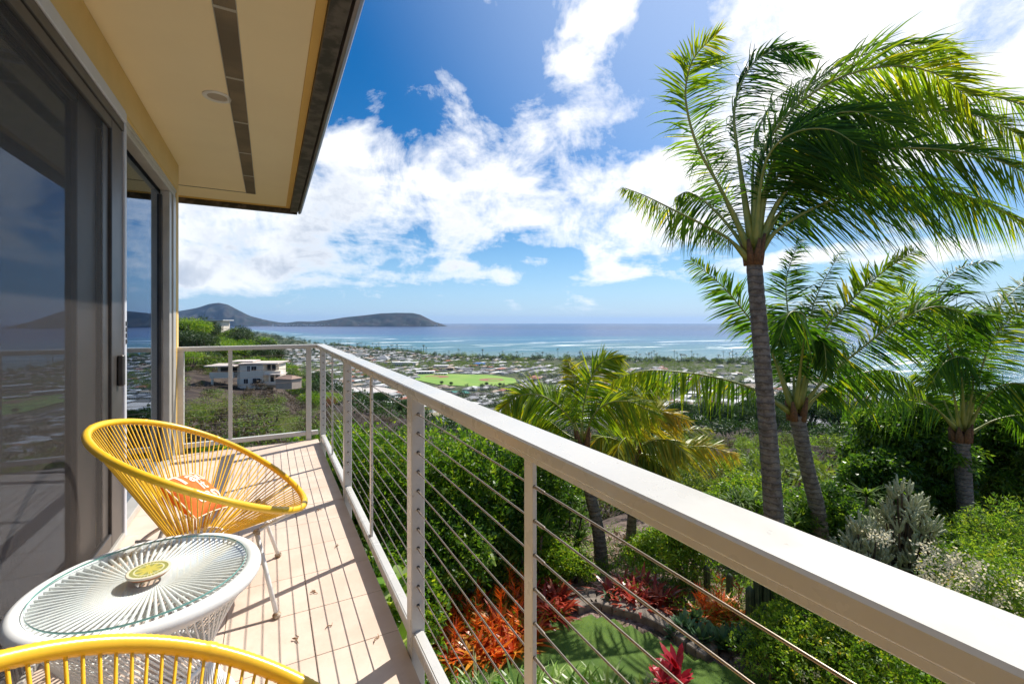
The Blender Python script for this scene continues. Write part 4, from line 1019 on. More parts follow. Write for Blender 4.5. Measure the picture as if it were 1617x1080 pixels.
building(606, 1420, 32, 32, 4, wl, RM[5], 'building with a grey pyramid roof left of the long white block', rh=13, hip=.98, win=False)
building(640, 1230, 66, 22, 9, wl, RM[0], 'long white flat roofed block left of the gym', rz=-.12)
building(697, 1120, 62, 30, 5, tanw, RM[3], 'school gym with a brown skirt roof behind the sports field', rh=5, hip=.5)
building(697, 1120, 34, 16, 10.2, wl, RM[0], 'raised white roof in the middle of the brown roofed gym', win=False)
building(672, 1035, 40, 20, 4.5, wl, RM[0], 'white flat roofed building at the left corner of the sports field', rz=.05)
building(697, 1000, 26, 14, 4, wl, RM[0], 'smaller white flat roofed building beside the sports field', rz=.05)
building(735, 1105, 40, 16, 4.5, tanw, RM[1], 'long low grey roofed classroom block behind the field, left one', rz=-.05)
building(770, 1090, 32, 16, 4.5, tanw, RM[1], 'low grey roofed classroom block behind the field, right one', rz=-.05)
building(757, 1230, 30, 14, 5, wl, blue, 'building with a bright blue roof behind the classroom blocks', rz=.1, hip=.5, rh=3)
building(557, 735, 26, 14, 4, wl, RM[0], 'white roofed building at the left end of the pale car park', rz=-.2)
building(690, 560, 30, 16, 3.6, wl, RM[0], 'large white flat roof low down behind the hedge', rz=-.25)
building(1150, 505, 24, 13, 3.4, wl, RM[0], 'long white roofed house below the wide road at the right', rz=.2, hip=.6, rh=2)
building(1120, 470, 22, 12, 3.4, wl, RM[5], 'pale grey roofed house in front of the dark domed trees', rz=-.1, hip=.6, rh=2)
building(1172, 480, 18, 11, 3.4, wl, RM[4], 'red tiled house beside the tall palm trunk', rz=.1, hip=.6, rh=2.4)
# ---- sports field, infields, pale car park, roads laid on the plain
def sheet(name, pts, m, lift, kind='structure'):
    """a ground-hugging sheet from outline points (px, depth)"""
    from mathutils.geometry import tessellate_polygon
    P = [XY(*p) for p in pts]
    xs = np.array([p[0] for p in P]); ys = np.array([p[1] for p in P])
    z = ground(xs, ys, False).max() + lift if lift > .5 else None
    V = [(x, y, (z if z is not None else float(ground(x, y, False)) + lift)) for x, y in zip(xs, ys)]
    tri = tessellate_polygon([[Vector(v) for v in V]])
    mb = MB(); mb.add(V, [[list(t) for t in tri]]); o = mb.build(name, m)
    return tag(o, kind=kind)
M['turf'] = noisy('field_turf', (.16, .30, .035), (.22, .34, .05), .02, .9, world=True)
M['clay'] = noisy('infield_clay', (.30, .14, .08), (.26, .12, .07), .1, .9)
M['asphalt'] = noisy('asphalt', (.13, .13, .135), (.10, .10, .10), .2, .9)
M['pale_pave'] = noisy('pale_paving', (.55, .50, .46), (.48, .44, .40), .1, .9)
fz = float(ground(*field_c, False)) + 1.2
def flat(name, px_d, m, z, seed=None):
    P = [XY(*p) for p in px_d]; mb = MB(); n = len(P)
    V = [(x, y, z) for x, y in P] + [(x, y, z - 8) for x, y in P]
    mb.add(V, [[list(range(n))], [[i, (i + 1) % n, (i + 1) % n + n, i + n] for i in range(n)]]); return tag(mb.build(name, m), kind='structure')
flat('sports_field', [(660, 995), (700, 1010), (775, 990), (812, 930), (818, 870), (790, 815), (735, 815), (690, 840), (655, 910)], M['turf'], fz)
ell = lambda px, d, rx, rd, n=20, a0=0: [(px + rx * math.cos(2 * math.pi * i / n), d + rd * math.sin(2 * math.pi * i / n)) for i in range(n)]
flat('infield', ell(690, 958, 19, 22), M['clay'], fz + .15); flat('infield', ell(776, 905, 20, 22), M['clay'], fz + .15); flat('infield_grass', ell(780, 899, 10, 11), M['turf'], fz + .3); flat('infield_grass', ell(683, 950, 11, 10), M['turf'], fz + .3)
cz = float(ground(*XY(728, 740), False)) + 1.4
flat('tennis_court', [(712, 752), (735, 752), (744, 728), (718, 728)], roofmat('court_green', (.05, .22, .18)), cz)
flat('car_park', [(555, 790), (600, 800), (640, 730), (632, 700), (590, 735), (556, 745)], M['pale_pave'], float(ground(*XY(590, 760), False)) + 2.2)
def road(pts, w, m, name='road'):
    C = catmull([(*XY(*p), 0) for p in pts], 60); T = np.gradient(C, axis=0); T /= np.linalg.norm(T, axis=1)[:, None]
    Nn = np.stack([-T[:, 1], T[:, 0]], -1); A = C[:, :2] + Nn * w / 2; B = C[:, :2] - Nn * w / 2
    z = np.maximum(ground(A[:, 0], A[:, 1], True), ground(B[:, 0], B[:, 1], True)) + .7
    V = np.concatenate([np.column_stack([A, z]), np.column_stack([B, z]), np.column_stack([A, z - 6]), np.column_stack([B, z - 6])]); n = 60; i = np.arange(n - 1)
    mb = MB(); mb.add(V, [np.stack([i, i + 1, i + 1 + n, i + n], -1), np.stack([i, i + 2 * n, i + 1 + 2 * n, i + 1], -1), np.stack([i + n, i + 1 + n, i + 1 + 3 * n, i + 3 * n], -1)]); return tag(mb.build(name, m), kind='structure')
road([(820, 820), (900, 760), (1000, 690), (1090, 600), (1180, 545), (1290, 520)], 22, M['asphalt'])
road([(840, 760), (930, 700), (1020, 620), (1110, 560), (1200, 510)], 9, M['asphalt'])
road([(520, 900), (640, 870), (700, 760), (800, 720), (860, 700)], 9, M['asphalt'])
road([(830, 1250), (940, 1200), (1080, 1100), (1180, 1000)], 9, M['asphalt'])
road([(500, 1700), (560, 1300), (620, 1100), (660, 1000)], 8, M['pale_pave'])
road([(830, 900), (930, 980), (1040, 1050), (1150, 1180)], 8, M['asphalt'])
road([(850, 640), (960, 560), (1060, 500), (1150, 455)], 8, M['asphalt'])
# ---- cars on the wide road
carm = []
for i, c in enumerate(((.6, .6, .6), (.08, .08, .09), (.4, .05, .04), (.5, .52, .55))):
    mb = MB(); mb.bbox(-2.2, 2.2, -.9, .9, .35, .95, .15); mb.bbox(-1.2, 1.0, -.8, .8, .95, 1.5, .2, mi=1)
    for sx in (-1.4, 1.4): mb.box(sx - .33, sx + .33, -.92, .92, 0, .6, mi=1)
    carm.append(mb.mesh('car', [mat('car_paint_%d' % i, color=c, rough=.25), M['hwin']]))
for i in range(26):
    t = random.random(); px = 1010 + 230 * t; d = 668 - 118 * t + random.choice((-9, -5, 5, 9)); x, y = XY(px, d)
    o = mesh_obj('parked_car', carm[i % 4], None, (x, y, float(ground(x, y)) + 1.6)); o.rotation_euler[2] = random.uniform(-.3, .1) - .9
    tag(o, ['white', 'dark', 'red', 'silver'][i % 4] + ' car parked or driving along the wide road', 'car', ['white', 'dark', 'red', 'silver'][i % 4] + ' cars on the wide road')

# ---- trees between the houses, coast palms
far_t = []
for s_, m_ in ((80, L_tree), (81, L_tree), (82, L_brush), (83, L_hedge)):
    mb = MB(); clump(mb, (0, 0, 4.2), (4.6, 4.6, 3.2), 230, 1.15, s_, bumps=9, w=.9, fill=.2); mb.tube([(0, 0, -1), (0, 0, 4)], .3, 5); far_t.append((mb, mb.mesh('far_tree', m_), m_))
def land(x, y, th, r): return free(x, y, th, r) & ((vnoise(x, y, 90, 12) > .30))
P = scatter(5200, -36, 46, 440, 2500, g4, .85, land); P = P[np.argsort(np.hypot(P[:, 0], P[:, 1]))]
TN = ['dark round', 'dark spreading', 'olive green', 'bright green']
for i in range(290):
    k = int(g4.integers(0, 4)); o = mesh_obj('far_tree', far_t[k][1], None, tuple(P[i])); s = g4.uniform(.6, 1.35); o.scale = (s, s, s * g4.uniform(.8, 1.2)); o.rotation_euler[2] = g4.uniform(0, 6)
    tag(o, TN[k] + ' tree among the houses on the plain', 'tree', TN[k] + ' trees on the plain')
lo_t = []
for s_ in (90, 91, 92):
    mb = MB(); clump(mb, (0, 0, 4), (5, 5, 3.4), 70, 2.2, s_, bumps=6, w=.9, fill=.1); lo_t.append(mb)
Q = P[290:]; k = len(Q) // 3
shp = scatter(1000, -30, 34, 1350, 2600, g4, 1., lambda x, y, th, r: (r < shore(th) - 22) & (r > shore(th) - 130))
its = []
for j in range(3):
    q = np.concatenate([Q[j * k:(j + 1) * k], shp[j::3]]); n_ = len(q); its.append((lo_t[j], q, g4.uniform(.5, 1.25, n_) * np.where(np.arange(n_) >= k, g4.uniform(.8, 1.9, n_), 1), g4.uniform(0, 6.28, n_)))
ml_ = scatter(560, -24, 50, 190, 450, g4, 1.); its.append((lo_t[1], ml_[:300], g4.uniform(.5, 1.2, 300), g4.uniform(0, 6.28, 300))); its.append((lo_t[2], ml_[300:], g4.uniform(.5, 1.1, 260), g4.uniform(0, 6.28, 260)))
lb_ = scatter(900, -36, -20, 2300, 6800, g4, 1., lambda x, y, th, r: (r < shore(th) - 30))
its.append((lo_t[0], lb_, g4.uniform(1.2, 2.6, 900), g4.uniform(0, 6.28, 900)))
merge_cloud('far_trees', [L_tree, L_brush, L_tree, L_mp, L_tree, L_tree], its, 'distant trees scattered between the houses up to the shore', 'trees')
def far_palm(seed, h):
    g = np.random.default_rng(seed); mb = MB(); mb.tube([(0, 0, -1), (g.normal() * .3, 0, h * .5), (g.normal() * .6, 0, h)], [.3, .22, .18], 5, r=.2)
    n = 16; a = g.uniform(0, 6.28, n); D = np.stack([np.cos(a), np.sin(a), g.uniform(-.1, 1.1, n)], -1)
    ribbons(mb, np.tile([0., 0, h], (n, 1)), D, np.stack([-np.sin(a), np.cos(a), a * 0], -1), g.uniform(2.8, 3.8, n), .95, 3, .55, g.random(n) * .6, 'leaf')
    return mb.mesh('coast_palm', L_tree)
fp = [far_palm(1, 11), far_palm(2, 13), far_palm(3, 9)]
cp = [(rr0, None) for rr0 in np.concatenate([g4.uniform(560, 650, 26), g4.uniform(650, 1185, 70), g4.uniform(450, 560, 16), g4.uniform(1200, 1420, 10)])]
for i, (px, _) in enumerate(cp):
    th0 = math.degrees(math.atan((px - 808.5) / FP)); R0 = float(shore(th0)) - g4.uniform(10, 60); d = R0 * math.cos(rad(th0))
    x, y = XY(px, d); o = mesh_obj('coast_palm', fp[i % 3], None, (x, y, float(ground(x, y)))); s = g4.uniform(1.2, 2.3); o.scale = (s, s, s * 1.1); o.rotation_euler[2] = g4.uniform(0, 6)
    tag(o, 'tall coconut palm standing along the far shoreline', 'palm tree', 'coconut palms along the shoreline')
# field trees
for px, d, lb in ((697, 838, 'left of the two small trees at the near edge of the sports field'), (712, 826, 'right of the two small trees at the near edge of the sports field'), (768, 822, 'small tree at the near right corner of the sports field'), (789, 812, 'dark round tree at the right end of the sports field')):
    tree('field_tree', T_mid[1], px, d, 1.35, lb)
# boats in the small bay
bm_ = MB(); bm_.add([(-4, -1.2, 0), (3, -1.2, 0), (5, 0, .3), (3, 1.2, 0), (-4, 1.2, 0), (-4, -1.5, 1.2), (3, -1.6, 1.3), (5.6, 0, 1.7), (3, 1.6, 1.3), (-4, 1.5, 1.2)], [[[0, 5, 6, 1], [1, 6, 7, 2], [2, 7, 8, 3], [3, 8, 9, 4], [4, 9, 5, 0]], [[5, 9, 8, 7, 6]]]); bm_.bbox(-2, 1.4, -1, 1, 1.25, 2.4, .2)
bme = bm_.mesh('boat', M['white'])
for px, d in ((1290, 1150), (1300, 1000), (1305, 1300), (1284, 1230), (1315, 1080), (1296, 1080), (1322, 960)):
    x, y = XY(px, d); o = mesh_obj('moored_boat', bme, None, (x, y, SEA - .2)); o.rotation_euler[2] = random.uniform(0, 6); tag(o, 'small white boat moored in the bay between the palms', 'boat', 'white boats moored in the bay')

# ------------------------------------------------------------------ air
HAZE = True
if HAZE:
    hz = bpy.data.materials.new('sea_air'); hz.use_nodes = True; t = hz.node_tree; t.nodes.clear(); N = NT(t)
    o_ = N.n('ShaderNodeOutputMaterial'); v_ = N.n('ShaderNodeVolumePrincipled', {'Color': (.36, .60, 1., 1), 'Density': HZ_D, 'Anisotropy': .2})
    N.link(v_.outputs[0], o_.inputs['Volume'])
    mb = MB(); mb.box(-46000, 46000, -46000, 46000, -131, 560); tag(mb.build('haze', hz), kind='stuff', label='thin blue sea haze that fades the far headlands', cat='haze')
# ------------------------------------------------------------------ garden under the balcony
def onground(px, py):
    """where the view ray through a photo point meets the garden ground"""
    d = 7.
    for _ in range(12):
        p = W(px, py, d); z = float(ground(p.x, p.y, False)); v = (py - 509) / FP; d = .3 * d + .7 * (CAMZ - z) / v
    return p.x, p.y, z
def mesh_at(name, mb, mats, loc, label=None, cat=None, group=None, kind=None):
    o = mb.build(name, mats, None, loc); return tag(o, label, cat, group, kind)
L_palm = leafmat('coconut_leaf', [(.025, .085, .012), (.06, .16, .014), (.13, .24, .016), (.26, .34, .02), (.42, .39, .03)], .52, .5, tcol=(2.1, 1.8, .6), spec=.25)
L_palmy = leafmat('yellowing_coconut_leaf', [(.05, .12, .012), (.11, .20, .02), (.22, .29, .025), (.38, .37, .03), (.55, .40, .03)], .42, .4, tcol=(1.7, 1.4, .6))
M['rachis'] = noisy('palm_midrib', (.34, .33, .07), (.22, .26, .05), 5, .45)
def f(N, b):
    v = OC(N); s = N.n('ShaderNodeSeparateXYZ', {0: v}); n = N.noise(v, 9, 6, .65); n2 = N.noise(v, 40, 4, .7)
    rg = N.m('SINE', N.m('ADD', N.m('MULTIPLY', s.outputs[2], 62.), N.m('MULTIPLY', n, 9.)))
    c = N.mix(N.mr(n, .35, .65), (.30, .26, .22), (.16, .135, .115)); c = N.mix(N.mr(rg, .55, 1., 0, .6), c, (.07, .058, .05)); c = N.mix(N.mr(n2, .6, .75, 0, .5), c, (.30, .25, .20))
    N.link(c, b.inputs['Base Color']); bump(N, b, N.m('ADD', rg, N.m('MULTIPLY', n2, 2.)), .6, .012)
M['palm_bark'] = mat('ringed_palm_bark', f, rough=.9, spec=.2)
M['fibre'] = noisy('brown_palm_fibre', (.24, .12, .05), (.12, .06, .03), 26, .9, bmp=.6, bd=.01)
WIND = Vector((RT[0] * .95 + FW[0] * .25, RT[1] * .95 + FW[1] * .25, -.05))
WINDN = np.array(WIND)
def frond(mb, mr_, pts, L0, n=64, face=.6, wind=.5, down=.2, seed=0, c0=.1, c1=.75, wd=.042, t0=.16, curl=.32, tangent=.55, rr=.028):
    g = np.random.default_rng(seed); C = catmull(pts, 90); T = np.gradient(C, axis=0); T /= np.linalg.norm(T, axis=1)[:, None]
    mr_.tube(C[::3], np.linspace(rr, .004, 30) * (1 + 1.3 * np.clip(1 - np.arange(30) / 5, 0, 1)), 8, r=.5)
    t = np.linspace(t0, 1, n); P = np.stack([np.interp(t * 89, np.arange(90), C[:, k]) for k in range(3)], -1)
    Tt = np.stack([np.interp(t * 89, np.arange(90), T[:, k]) for k in range(3)], -1)
    toc = -P + np.array([0, 0, CAMZ]); toc /= np.linalg.norm(toc, axis=1)[:, None]
    up = np.array([0, 0, 1.])
    Nn = toc * face + up * (1 - face); Nn = Nn - Tt * (Nn * Tt).sum(1)[:, None]; Nn /= np.linalg.norm(Nn, axis=1)[:, None]
    S = np.cross(Tt, Nn)
    tt = (t - t0) / (1 - t0); prof = np.clip(.45 + 1.5 * tt, 0, 1) * np.clip(1.05 - .75 * np.clip(tt - .45, 0, 1) / .55, .28, 1)
    for s in (-1, 1):
        # neighbouring leaflets cling together in tufts, some are missing, some twist away
        wob = np.stack([np.interp(np.arange(n), np.arange(0, n + 7, 7), g.normal(size=len(np.arange(0, n + 7, 7))) * .16) for _ in range(3)], -1)
        D = S * s * .85 + Tt * (tangent + .5 * tt[:, None] ** 2) + WINDN * wind + np.array([0, 0, -1.]) * down + g.normal(size=(n, 3)) * .09 + wob - Nn * g.uniform(-.2, .5, n)[:, None]
        L = L0 * prof * g.uniform(.80, 1.18, n) * np.where(g.random(n) < .05, .5, 1)
        side = np.cross(D, Nn + g.normal(size=(n, 3)) * .45)
        col = np.clip(c0 + (c1 - c0) * (tt * .6 + .2) + g.normal(size=n) * .12 + np.where(g.random(n) < .04, .5, 0), 0, 1)
        dv = WINDN * (wind * .9) + np.array([0, 0, -.75]); k = g.random(n) > .05
        ribbons(mb, (P + Tt * g.normal(size=(n, 1)) * .006)[k], D[k], side[k], L[k], (wd * g.uniform(.7, 1.25, n) * (.5 + .5 * prof))[k], 4, (curl * g.uniform(.4, 1.9, n))[k], col[k], 'blade', fold=.12, dv=dv)
def palm(label, trunk, radii, fronds, depth, L0, seed, leaf=L_palm, n=62, c0=.08, c1=.7, wd=.042, boots=9, rr=.028):
    base = W(*trunk[0]) ; base.z = float(ground(base.x, base.y))
    e = empty('palm_tree', tuple(base), label=label, cat='palm tree')
    P = [base - Vector((0, 0, .3))] + [W(*p) for p in trunk[1:]]
    C = catmull(P, 110) - np.array(base); g = np.random.default_rng(seed)
    R = np.interp(np.linspace(0, 1, 110), np.linspace(0, 1, len(radii)), radii) * (1 + .035 * np.sin(np.arange(110) * 2.1) + g.normal(size=110) * .012)
    mb = MB(); mb.tube(C, R, 20); mb.build('trunk', M['palm_bark'], e, smooth=True)
    top = C[-1]
    mb = MB()      # leaf bases and fibre around the crown shaft
    for k in range(boots):
        a = k * 2.4; q = top + np.array([math.cos(a), math.sin(a), 0]) * radii[-1] * .75
        mb.tube([q - np.array([0, 0, .10]), q + np.array([math.cos(a) * .03, math.sin(a) * .03, .06]), q + np.array([math.cos(a) * .09, math.sin(a) * .09, .20 + .08 * (k % 3)])], [radii[-1] * .55, radii[-1] * .45, .02], 8)
    mb.build('leaf_bases', M['fibre'], e, smooth=True)
    for i, fr in enumerate(fronds):
        pts, kw = fr; mb, mr_ = MB(), MB(); g2 = np.random.default_rng(seed * 50 + i)
        wp = []
        m_ = len(pts)
        z0, z1 = kw.pop('z', (0., 0.))
        for j, p in enumerate(pts):
            dd = z0 + (z1 - z0) * (j / (m_ - 1)); wp.append(np.array(W(p[0], p[1], depth + dd)) - np.array(base))
        wp[0] = top + (wp[0] - top) * .6
        k2 = dict(L0=L0, n=n, seed=seed * 100 + i, c0=c0, c1=c1, wd=wd, rr=rr); k2.update(kw)
        k2['n'] = int(k2['n'] * 2.0); k2['wd'] *= .62 if depth < 8 else .86; k2['L0'] *= 1.12
        off = np.array(base)
        frond(mb, mr_, [w + off for w in wp], **k2)
        for b_ in (mb, mr_): b_.v = [v - off for v in b_.v]
        fo = mb.build('frond', leaf, e); mr_.build('midrib', M['rachis'], fo, smooth=True)
    return e
z1 = lambda pts: [(980 + x / 2.538, 20 + y / 2.538) for x, y in pts]
z2 = lambda pts: [(1060 + x / 2.077, 340 + y / 2.077) for x, y in pts]
z3 = lambda pts: [(780 + x / 2.8425, 540 + y / 2.8425) for x, y in pts]
palm('tallest coconut palm, its grey trunk beside the railing and fronds streaming right in the wind', [(1228, 981, 7.), (1222, 820, 7.), (1206, 600, 7.), (1190, 408, 7.)], [.19, .155, .135, .125, .115, .11], [
 (z1([(505, 940), (430, 760), (310, 540), (262, 360), (272, 240), (310, 160), (385, 90)]), dict(face=.9, wind=.25, L0=.72, z=(0, -.4), c0=.1, c1=.85, down=.05, n=66)),
 (z1([(520, 900), (470, 560), (455, 400), (490, 270), (560, 180), (660, 150), (760, 190)]), dict(face=.9, wind=.75, L0=.72, z=(0, .8), c0=.0, c1=.3, down=-.25)),
 (z1([(500, 990), (430, 905), (330, 850), (210, 790), (100, 735), (10, 700)]), dict(face=.3, wind=.15, L0=.42, z=(0, -.3), down=1.3, c0=.2, c1=.7, n=58, wd=.032)),
 (z1([(512, 960), (420, 840), (340, 760), (270, 720), (220, 740)]), dict(face=.6, wind=.3, L0=.55, z=(0, .9), down=.7, n=48)),
 (z1([(515, 960), (440, 800), (360, 620), (330, 520), (350, 430)]), dict(face=.6, wind=.5, L0=.65, z=(0, 1.3), down=.2, n=50, c1=.3)),
 (z1([(540, 930), (555, 620), (660, 420), (860, 270), (1080, 215), (1260, 245), (1390, 340)]), dict(face=.85, wind=.45, L0=1.0, z=(0, -.9), c0=.15, c1=.85, down=.10, n=84)),
 (z1([(540, 930), (570, 560), (700, 350), (880, 210), (1080, 140), (1240, 130), (1350, 180)]), dict(face=.8, wind=.6, L0=.85, z=(0, .5), c0=.1, c1=.7, n=74)),
 (z1([(550, 940), (600, 660), (740, 540), (920, 460), (1120, 405), (1320, 395), (1500, 440), (1640, 520)]), dict(face=.75, wind=.5, L0=.95, z=(0, -.2), c0=.0, c1=.75, n=88)),
 (z1([(555, 940), (630, 760), (740, 640), (900, 570), (1100, 545), (1300, 550), (1500, 590), (1700, 680)]), dict(face=.7, wind=.5, L0=.95, z=(0, -1.0), c0=.0, c1=.65, n=88)),
 (z1([(565, 960), (620, 880), (740, 800), (920, 725), (1120, 698), (1300, 712), (1460, 765), (1640, 850)]), dict(face=.6, wind=.3, L0=.95, z=(0, -.6), down=.65, c0=.1, c1=.7, n=86)),
 (z1([(545, 930), (600, 640), (760, 470), (980, 360), (1200, 310), (1420, 320), (1640, 380), (1780, 440)]), dict(face=.7, wind=.5, L0=.9, z=(0, .2), c0=.1, c1=.8, n=84)),
 (z1([(545, 930), (560, 700), (600, 560), (700, 480), (840, 470), (960, 540)]), dict(face=.7, wind=.5, L0=.8, z=(0, -1.2), c0=.0, c1=.2, n=64, down=.3)),
 (z1([(560, 940), (640, 800), (760, 700), (920, 660), (1060, 680), (1180, 740)]), dict(face=.5, wind=.4, L0=.85, z=(0, .3), c0=.0, c1=.35, n=70, down=.4)),
 (z1([(540, 920), (530, 640), (560, 450), (640, 330), (760, 260)]), dict(face=.7, wind=.7, L0=.8, z=(0, 1.9), c0=.0, c1=.3, n=62)),
 (z1([(530, 960), (560, 880), (600, 830), (680, 800), (760, 830)]), dict(face=.5, wind=.3, L0=.5, z=(0, .8), c0=.0, c1=.3, n=44, down=.5)),
 (z1([(550, 930), (590, 720), (680, 620), (820, 560), (980, 600)]), dict(face=.6, wind=.5, L0=.9, z=(0, -.5), c0=.0, c1=.3, n=62, down=.3)),
 (z1([(550, 930), (580, 700), (660, 520), (800, 420), (960, 400), (1100, 460)]), dict(face=.75, wind=.6, L0=.95, z=(0, -.8), c0=.0, c1=.4, n=70, down=.15)),
 (z1([(560, 940), (640, 760), (780, 650), (960, 620), (1180, 640), (1400, 720)]), dict(face=.6, wind=.5, L0=.95, z=(0, .2), c0=.0, c1=.5, n=80, down=.35)),
], 7., .95, 1, n=84)
palm('leaning coconut palm between the tall palm and the silvery shrub', [(1303, 884, 9.), (1292, 815, 9.), (1274, 735, 9.), (1258, 655, 9.)], [.175, .145, .13, .14], [
 (z2([(400, 640), (400, 500), (385, 340), (378, 210), (420, 80)]), dict(face=.85, wind=.15, L0=.72, z=(0, 1.2), c0=.0, c1=.4, n=66)),
 (z2([(415, 620), (440, 420), (475, 270), (555, 120)]), dict(face=.8, wind=.2, L0=.6, z=(0, 1.5), c0=.1, c1=.5)),
 (z2([(425, 620), (490, 400), (590, 280), (690, 190), (800, 115)]), dict(face=.9, wind=.1, L0=.72, z=(0, -.3), c0=.25, c1=.7, n=66)),
 (z2([(430, 630), (500, 540), (620, 440), (740, 350), (860, 300), (960, 320)]), dict(face=.7, wind=.2, L0=.72, z=(0, -.8), c0=.1, c1=.55, down=.4, n=66)),
 (z2([(385, 620), (320, 430), (250, 330), (160, 225), (65, 150)]), dict(face=.8, wind=.25, L0=.58, z=(0, .4), c0=.05, c1=.5, down=.15)),
 (z2([(375, 640), (290, 580), (180, 540), (40, 515), (-90, 510), (-190, 540)]), dict(face=.35, wind=.05, L0=.55, z=(0, -.5), c0=.25, c1=.8, down=1.3)),
 (z2([(435, 650), (500, 575), (600, 525), (720, 510), (830, 580)]), dict(face=.4, wind=.1, L0=.7, z=(0, -.2), c0=.15, c1=.6, down=.9)),
 (z2([(405, 610), (430, 450), (440, 340), (390, 320), (350, 420)]), dict(face=.5, wind=.1, L0=.65, z=(0, -1.2), c0=.0, c1=.35, down=.8)),
 (z2([(410, 620), (450, 480), (470, 400), (500, 420), (510, 520)]), dict(face=.5, wind=.1, L0=.55, z=(0, -1.), c0=.0, c1=.4, down=.8)),
 (z2([(395, 620), (350, 480), (310, 370), (290, 300)]), dict(face=.7, wind=.2, L0=.55, z=(0, 1.5), c0=.0, c1=.4, down=.2)),
], 9., .7, 2, n=58, boots=7)
palm('coconut palm at the right edge in front of the dark glossy tree', [(1528, 800, 11.5), (1524, 800, 11.5), (1517, 690, 11.5)], [.21, .175, .165, .175], [
 (z2([(930, 690), (850, 620), (720, 560), (600, 500), (540, 480)]), dict(face=.6, wind=.05, L0=0.95, z=(0, -.8), c0=.1, c1=.5, down=.5, n=64)),
 (z2([(945, 690), (920, 560), (870, 430), (800, 300), (735, 215)]), dict(face=.8, wind=.2, L0=0.89, z=(0, -.3), c0=.1, c1=.6, down=.2, n=64)),
 (z2([(960, 680), (970, 480), (900, 340), (880, 240), (960, 170), (1060, 150)]), dict(face=.8, wind=.35, L0=0.83, z=(0, .9), c0=.0, c1=.4, n=62)),
 (z2([(985, 690), (1010, 530), (1060, 400), (1150, 310), (1260, 290)]), dict(face=.85, wind=.15, L0=1.08, z=(0, -.6), c0=.25, c1=.75, n=66)),
 (z2([(975, 690), (1000, 470), (1060, 320), (1160, 220), (1260, 190)]), dict(face=.8, wind=.3, L0=0.95, z=(0, 1.), c0=.2, c1=.7, n=62)),
 (z2([(980, 700), (1040, 590), (1130, 550), (1220, 600), (1290, 700)]), dict(face=.5, wind=.05, L0=0.95, z=(0, -1.2), c0=.1, c1=.6, down=.8, n=60)),
 (z2([(990, 715), (1060, 672), (1157, 655), (1300, 670)]), dict(face=.4, wind=.05, L0=0.89, z=(0, -.2), c0=.1, c1=.5, down=.9, t0=.5)),
 (z2([(935, 700), (900, 620), (860, 550), (800, 520)]), dict(face=.5, wind=.05, L0=0.70, z=(0, 1.2), c0=.2, c1=.8, down=.6)),
 (z2([(965, 680), (950, 520), (900, 400), (960, 330), (1040, 330)]), dict(face=.6, wind=.2, L0=0.89, z=(0, -1.4), c0=.0, c1=.35, down=.5)),
 (z2([(965, 680), (990, 560), (970, 470), (900, 480), (850, 560)]), dict(face=.5, wind=.1, L0=0.76, z=(0, -1.), c0=.0, c1=.4, down=.8)),
 (z2([(960, 680), (940, 500), (860, 360), (760, 300), (640, 300)]), dict(face=.7, wind=.1, L0=0.83, z=(0, .5), c0=.1, c1=.5, down=.4)),
], 11.5, .95, 3, n=58, boots=8)
palm('young coconut palm with arching green and yellow fronds beyond the middle of the rail', [(952, 893, 9.2), (945, 840, 9.2), (930, 770, 9.2), (921, 700, 9.2)], [.15, .125, .11, .12], [
 (z3([(395, 440), (400, 300), (435, 170), (495, 85), (570, 75)]), dict(face=.9, wind=.35, L0=.62, z=(0, .3), c0=0.40, c1=0.80, n=70)),
 (z3([(390, 440), (350, 310), (365, 200), (345, 120), (330, 80)]), dict(face=.8, wind=.1, L0=.42, z=(0, .9), c0=0.60, c1=1.00)),
 (z3([(385, 440), (330, 330), (225, 245), (115, 240), (35, 300)]), dict(face=.7, wind=.1, L0=.62, z=(0, -.5), c0=0.35, c1=0.85, down=.25, n=66)),
 (z3([(380, 445), (320, 410), (240, 350), (140, 305), (60, 320)]), dict(face=.4, wind=.05, L0=.5, z=(0, .5), c0=0.50, c1=1.00, down=.8)),
 (z3([(410, 430), (440, 340), (510, 275), (620, 270), (730, 330)]), dict(face=.6, wind=.15, L0=.66, z=(0, -1.), c0=0.40, c1=0.90, down=.45, n=66)),
 (z3([(410, 430), (460, 290), (550, 205), (670, 180), (770, 215)]), dict(face=.8, wind=.25, L0=.62, z=(0, .6), c0=0.35, c1=0.85, n=66)),
 (z3([(395, 440), (340, 440), (270, 460), (220, 520)]), dict(face=.5, wind=.05, L0=.5, z=(0, -.8), c0=0.30, c1=0.65, down=.8)),
 (z3([(400, 440), (380, 330), (300, 230), (200, 190)]), dict(face=.6, wind=.1, L0=.5, z=(0, 1.4), c0=0.30, c1=0.65)),
], 9.2, .6, 4, n=62, wd=.036, boots=5, rr=.02)
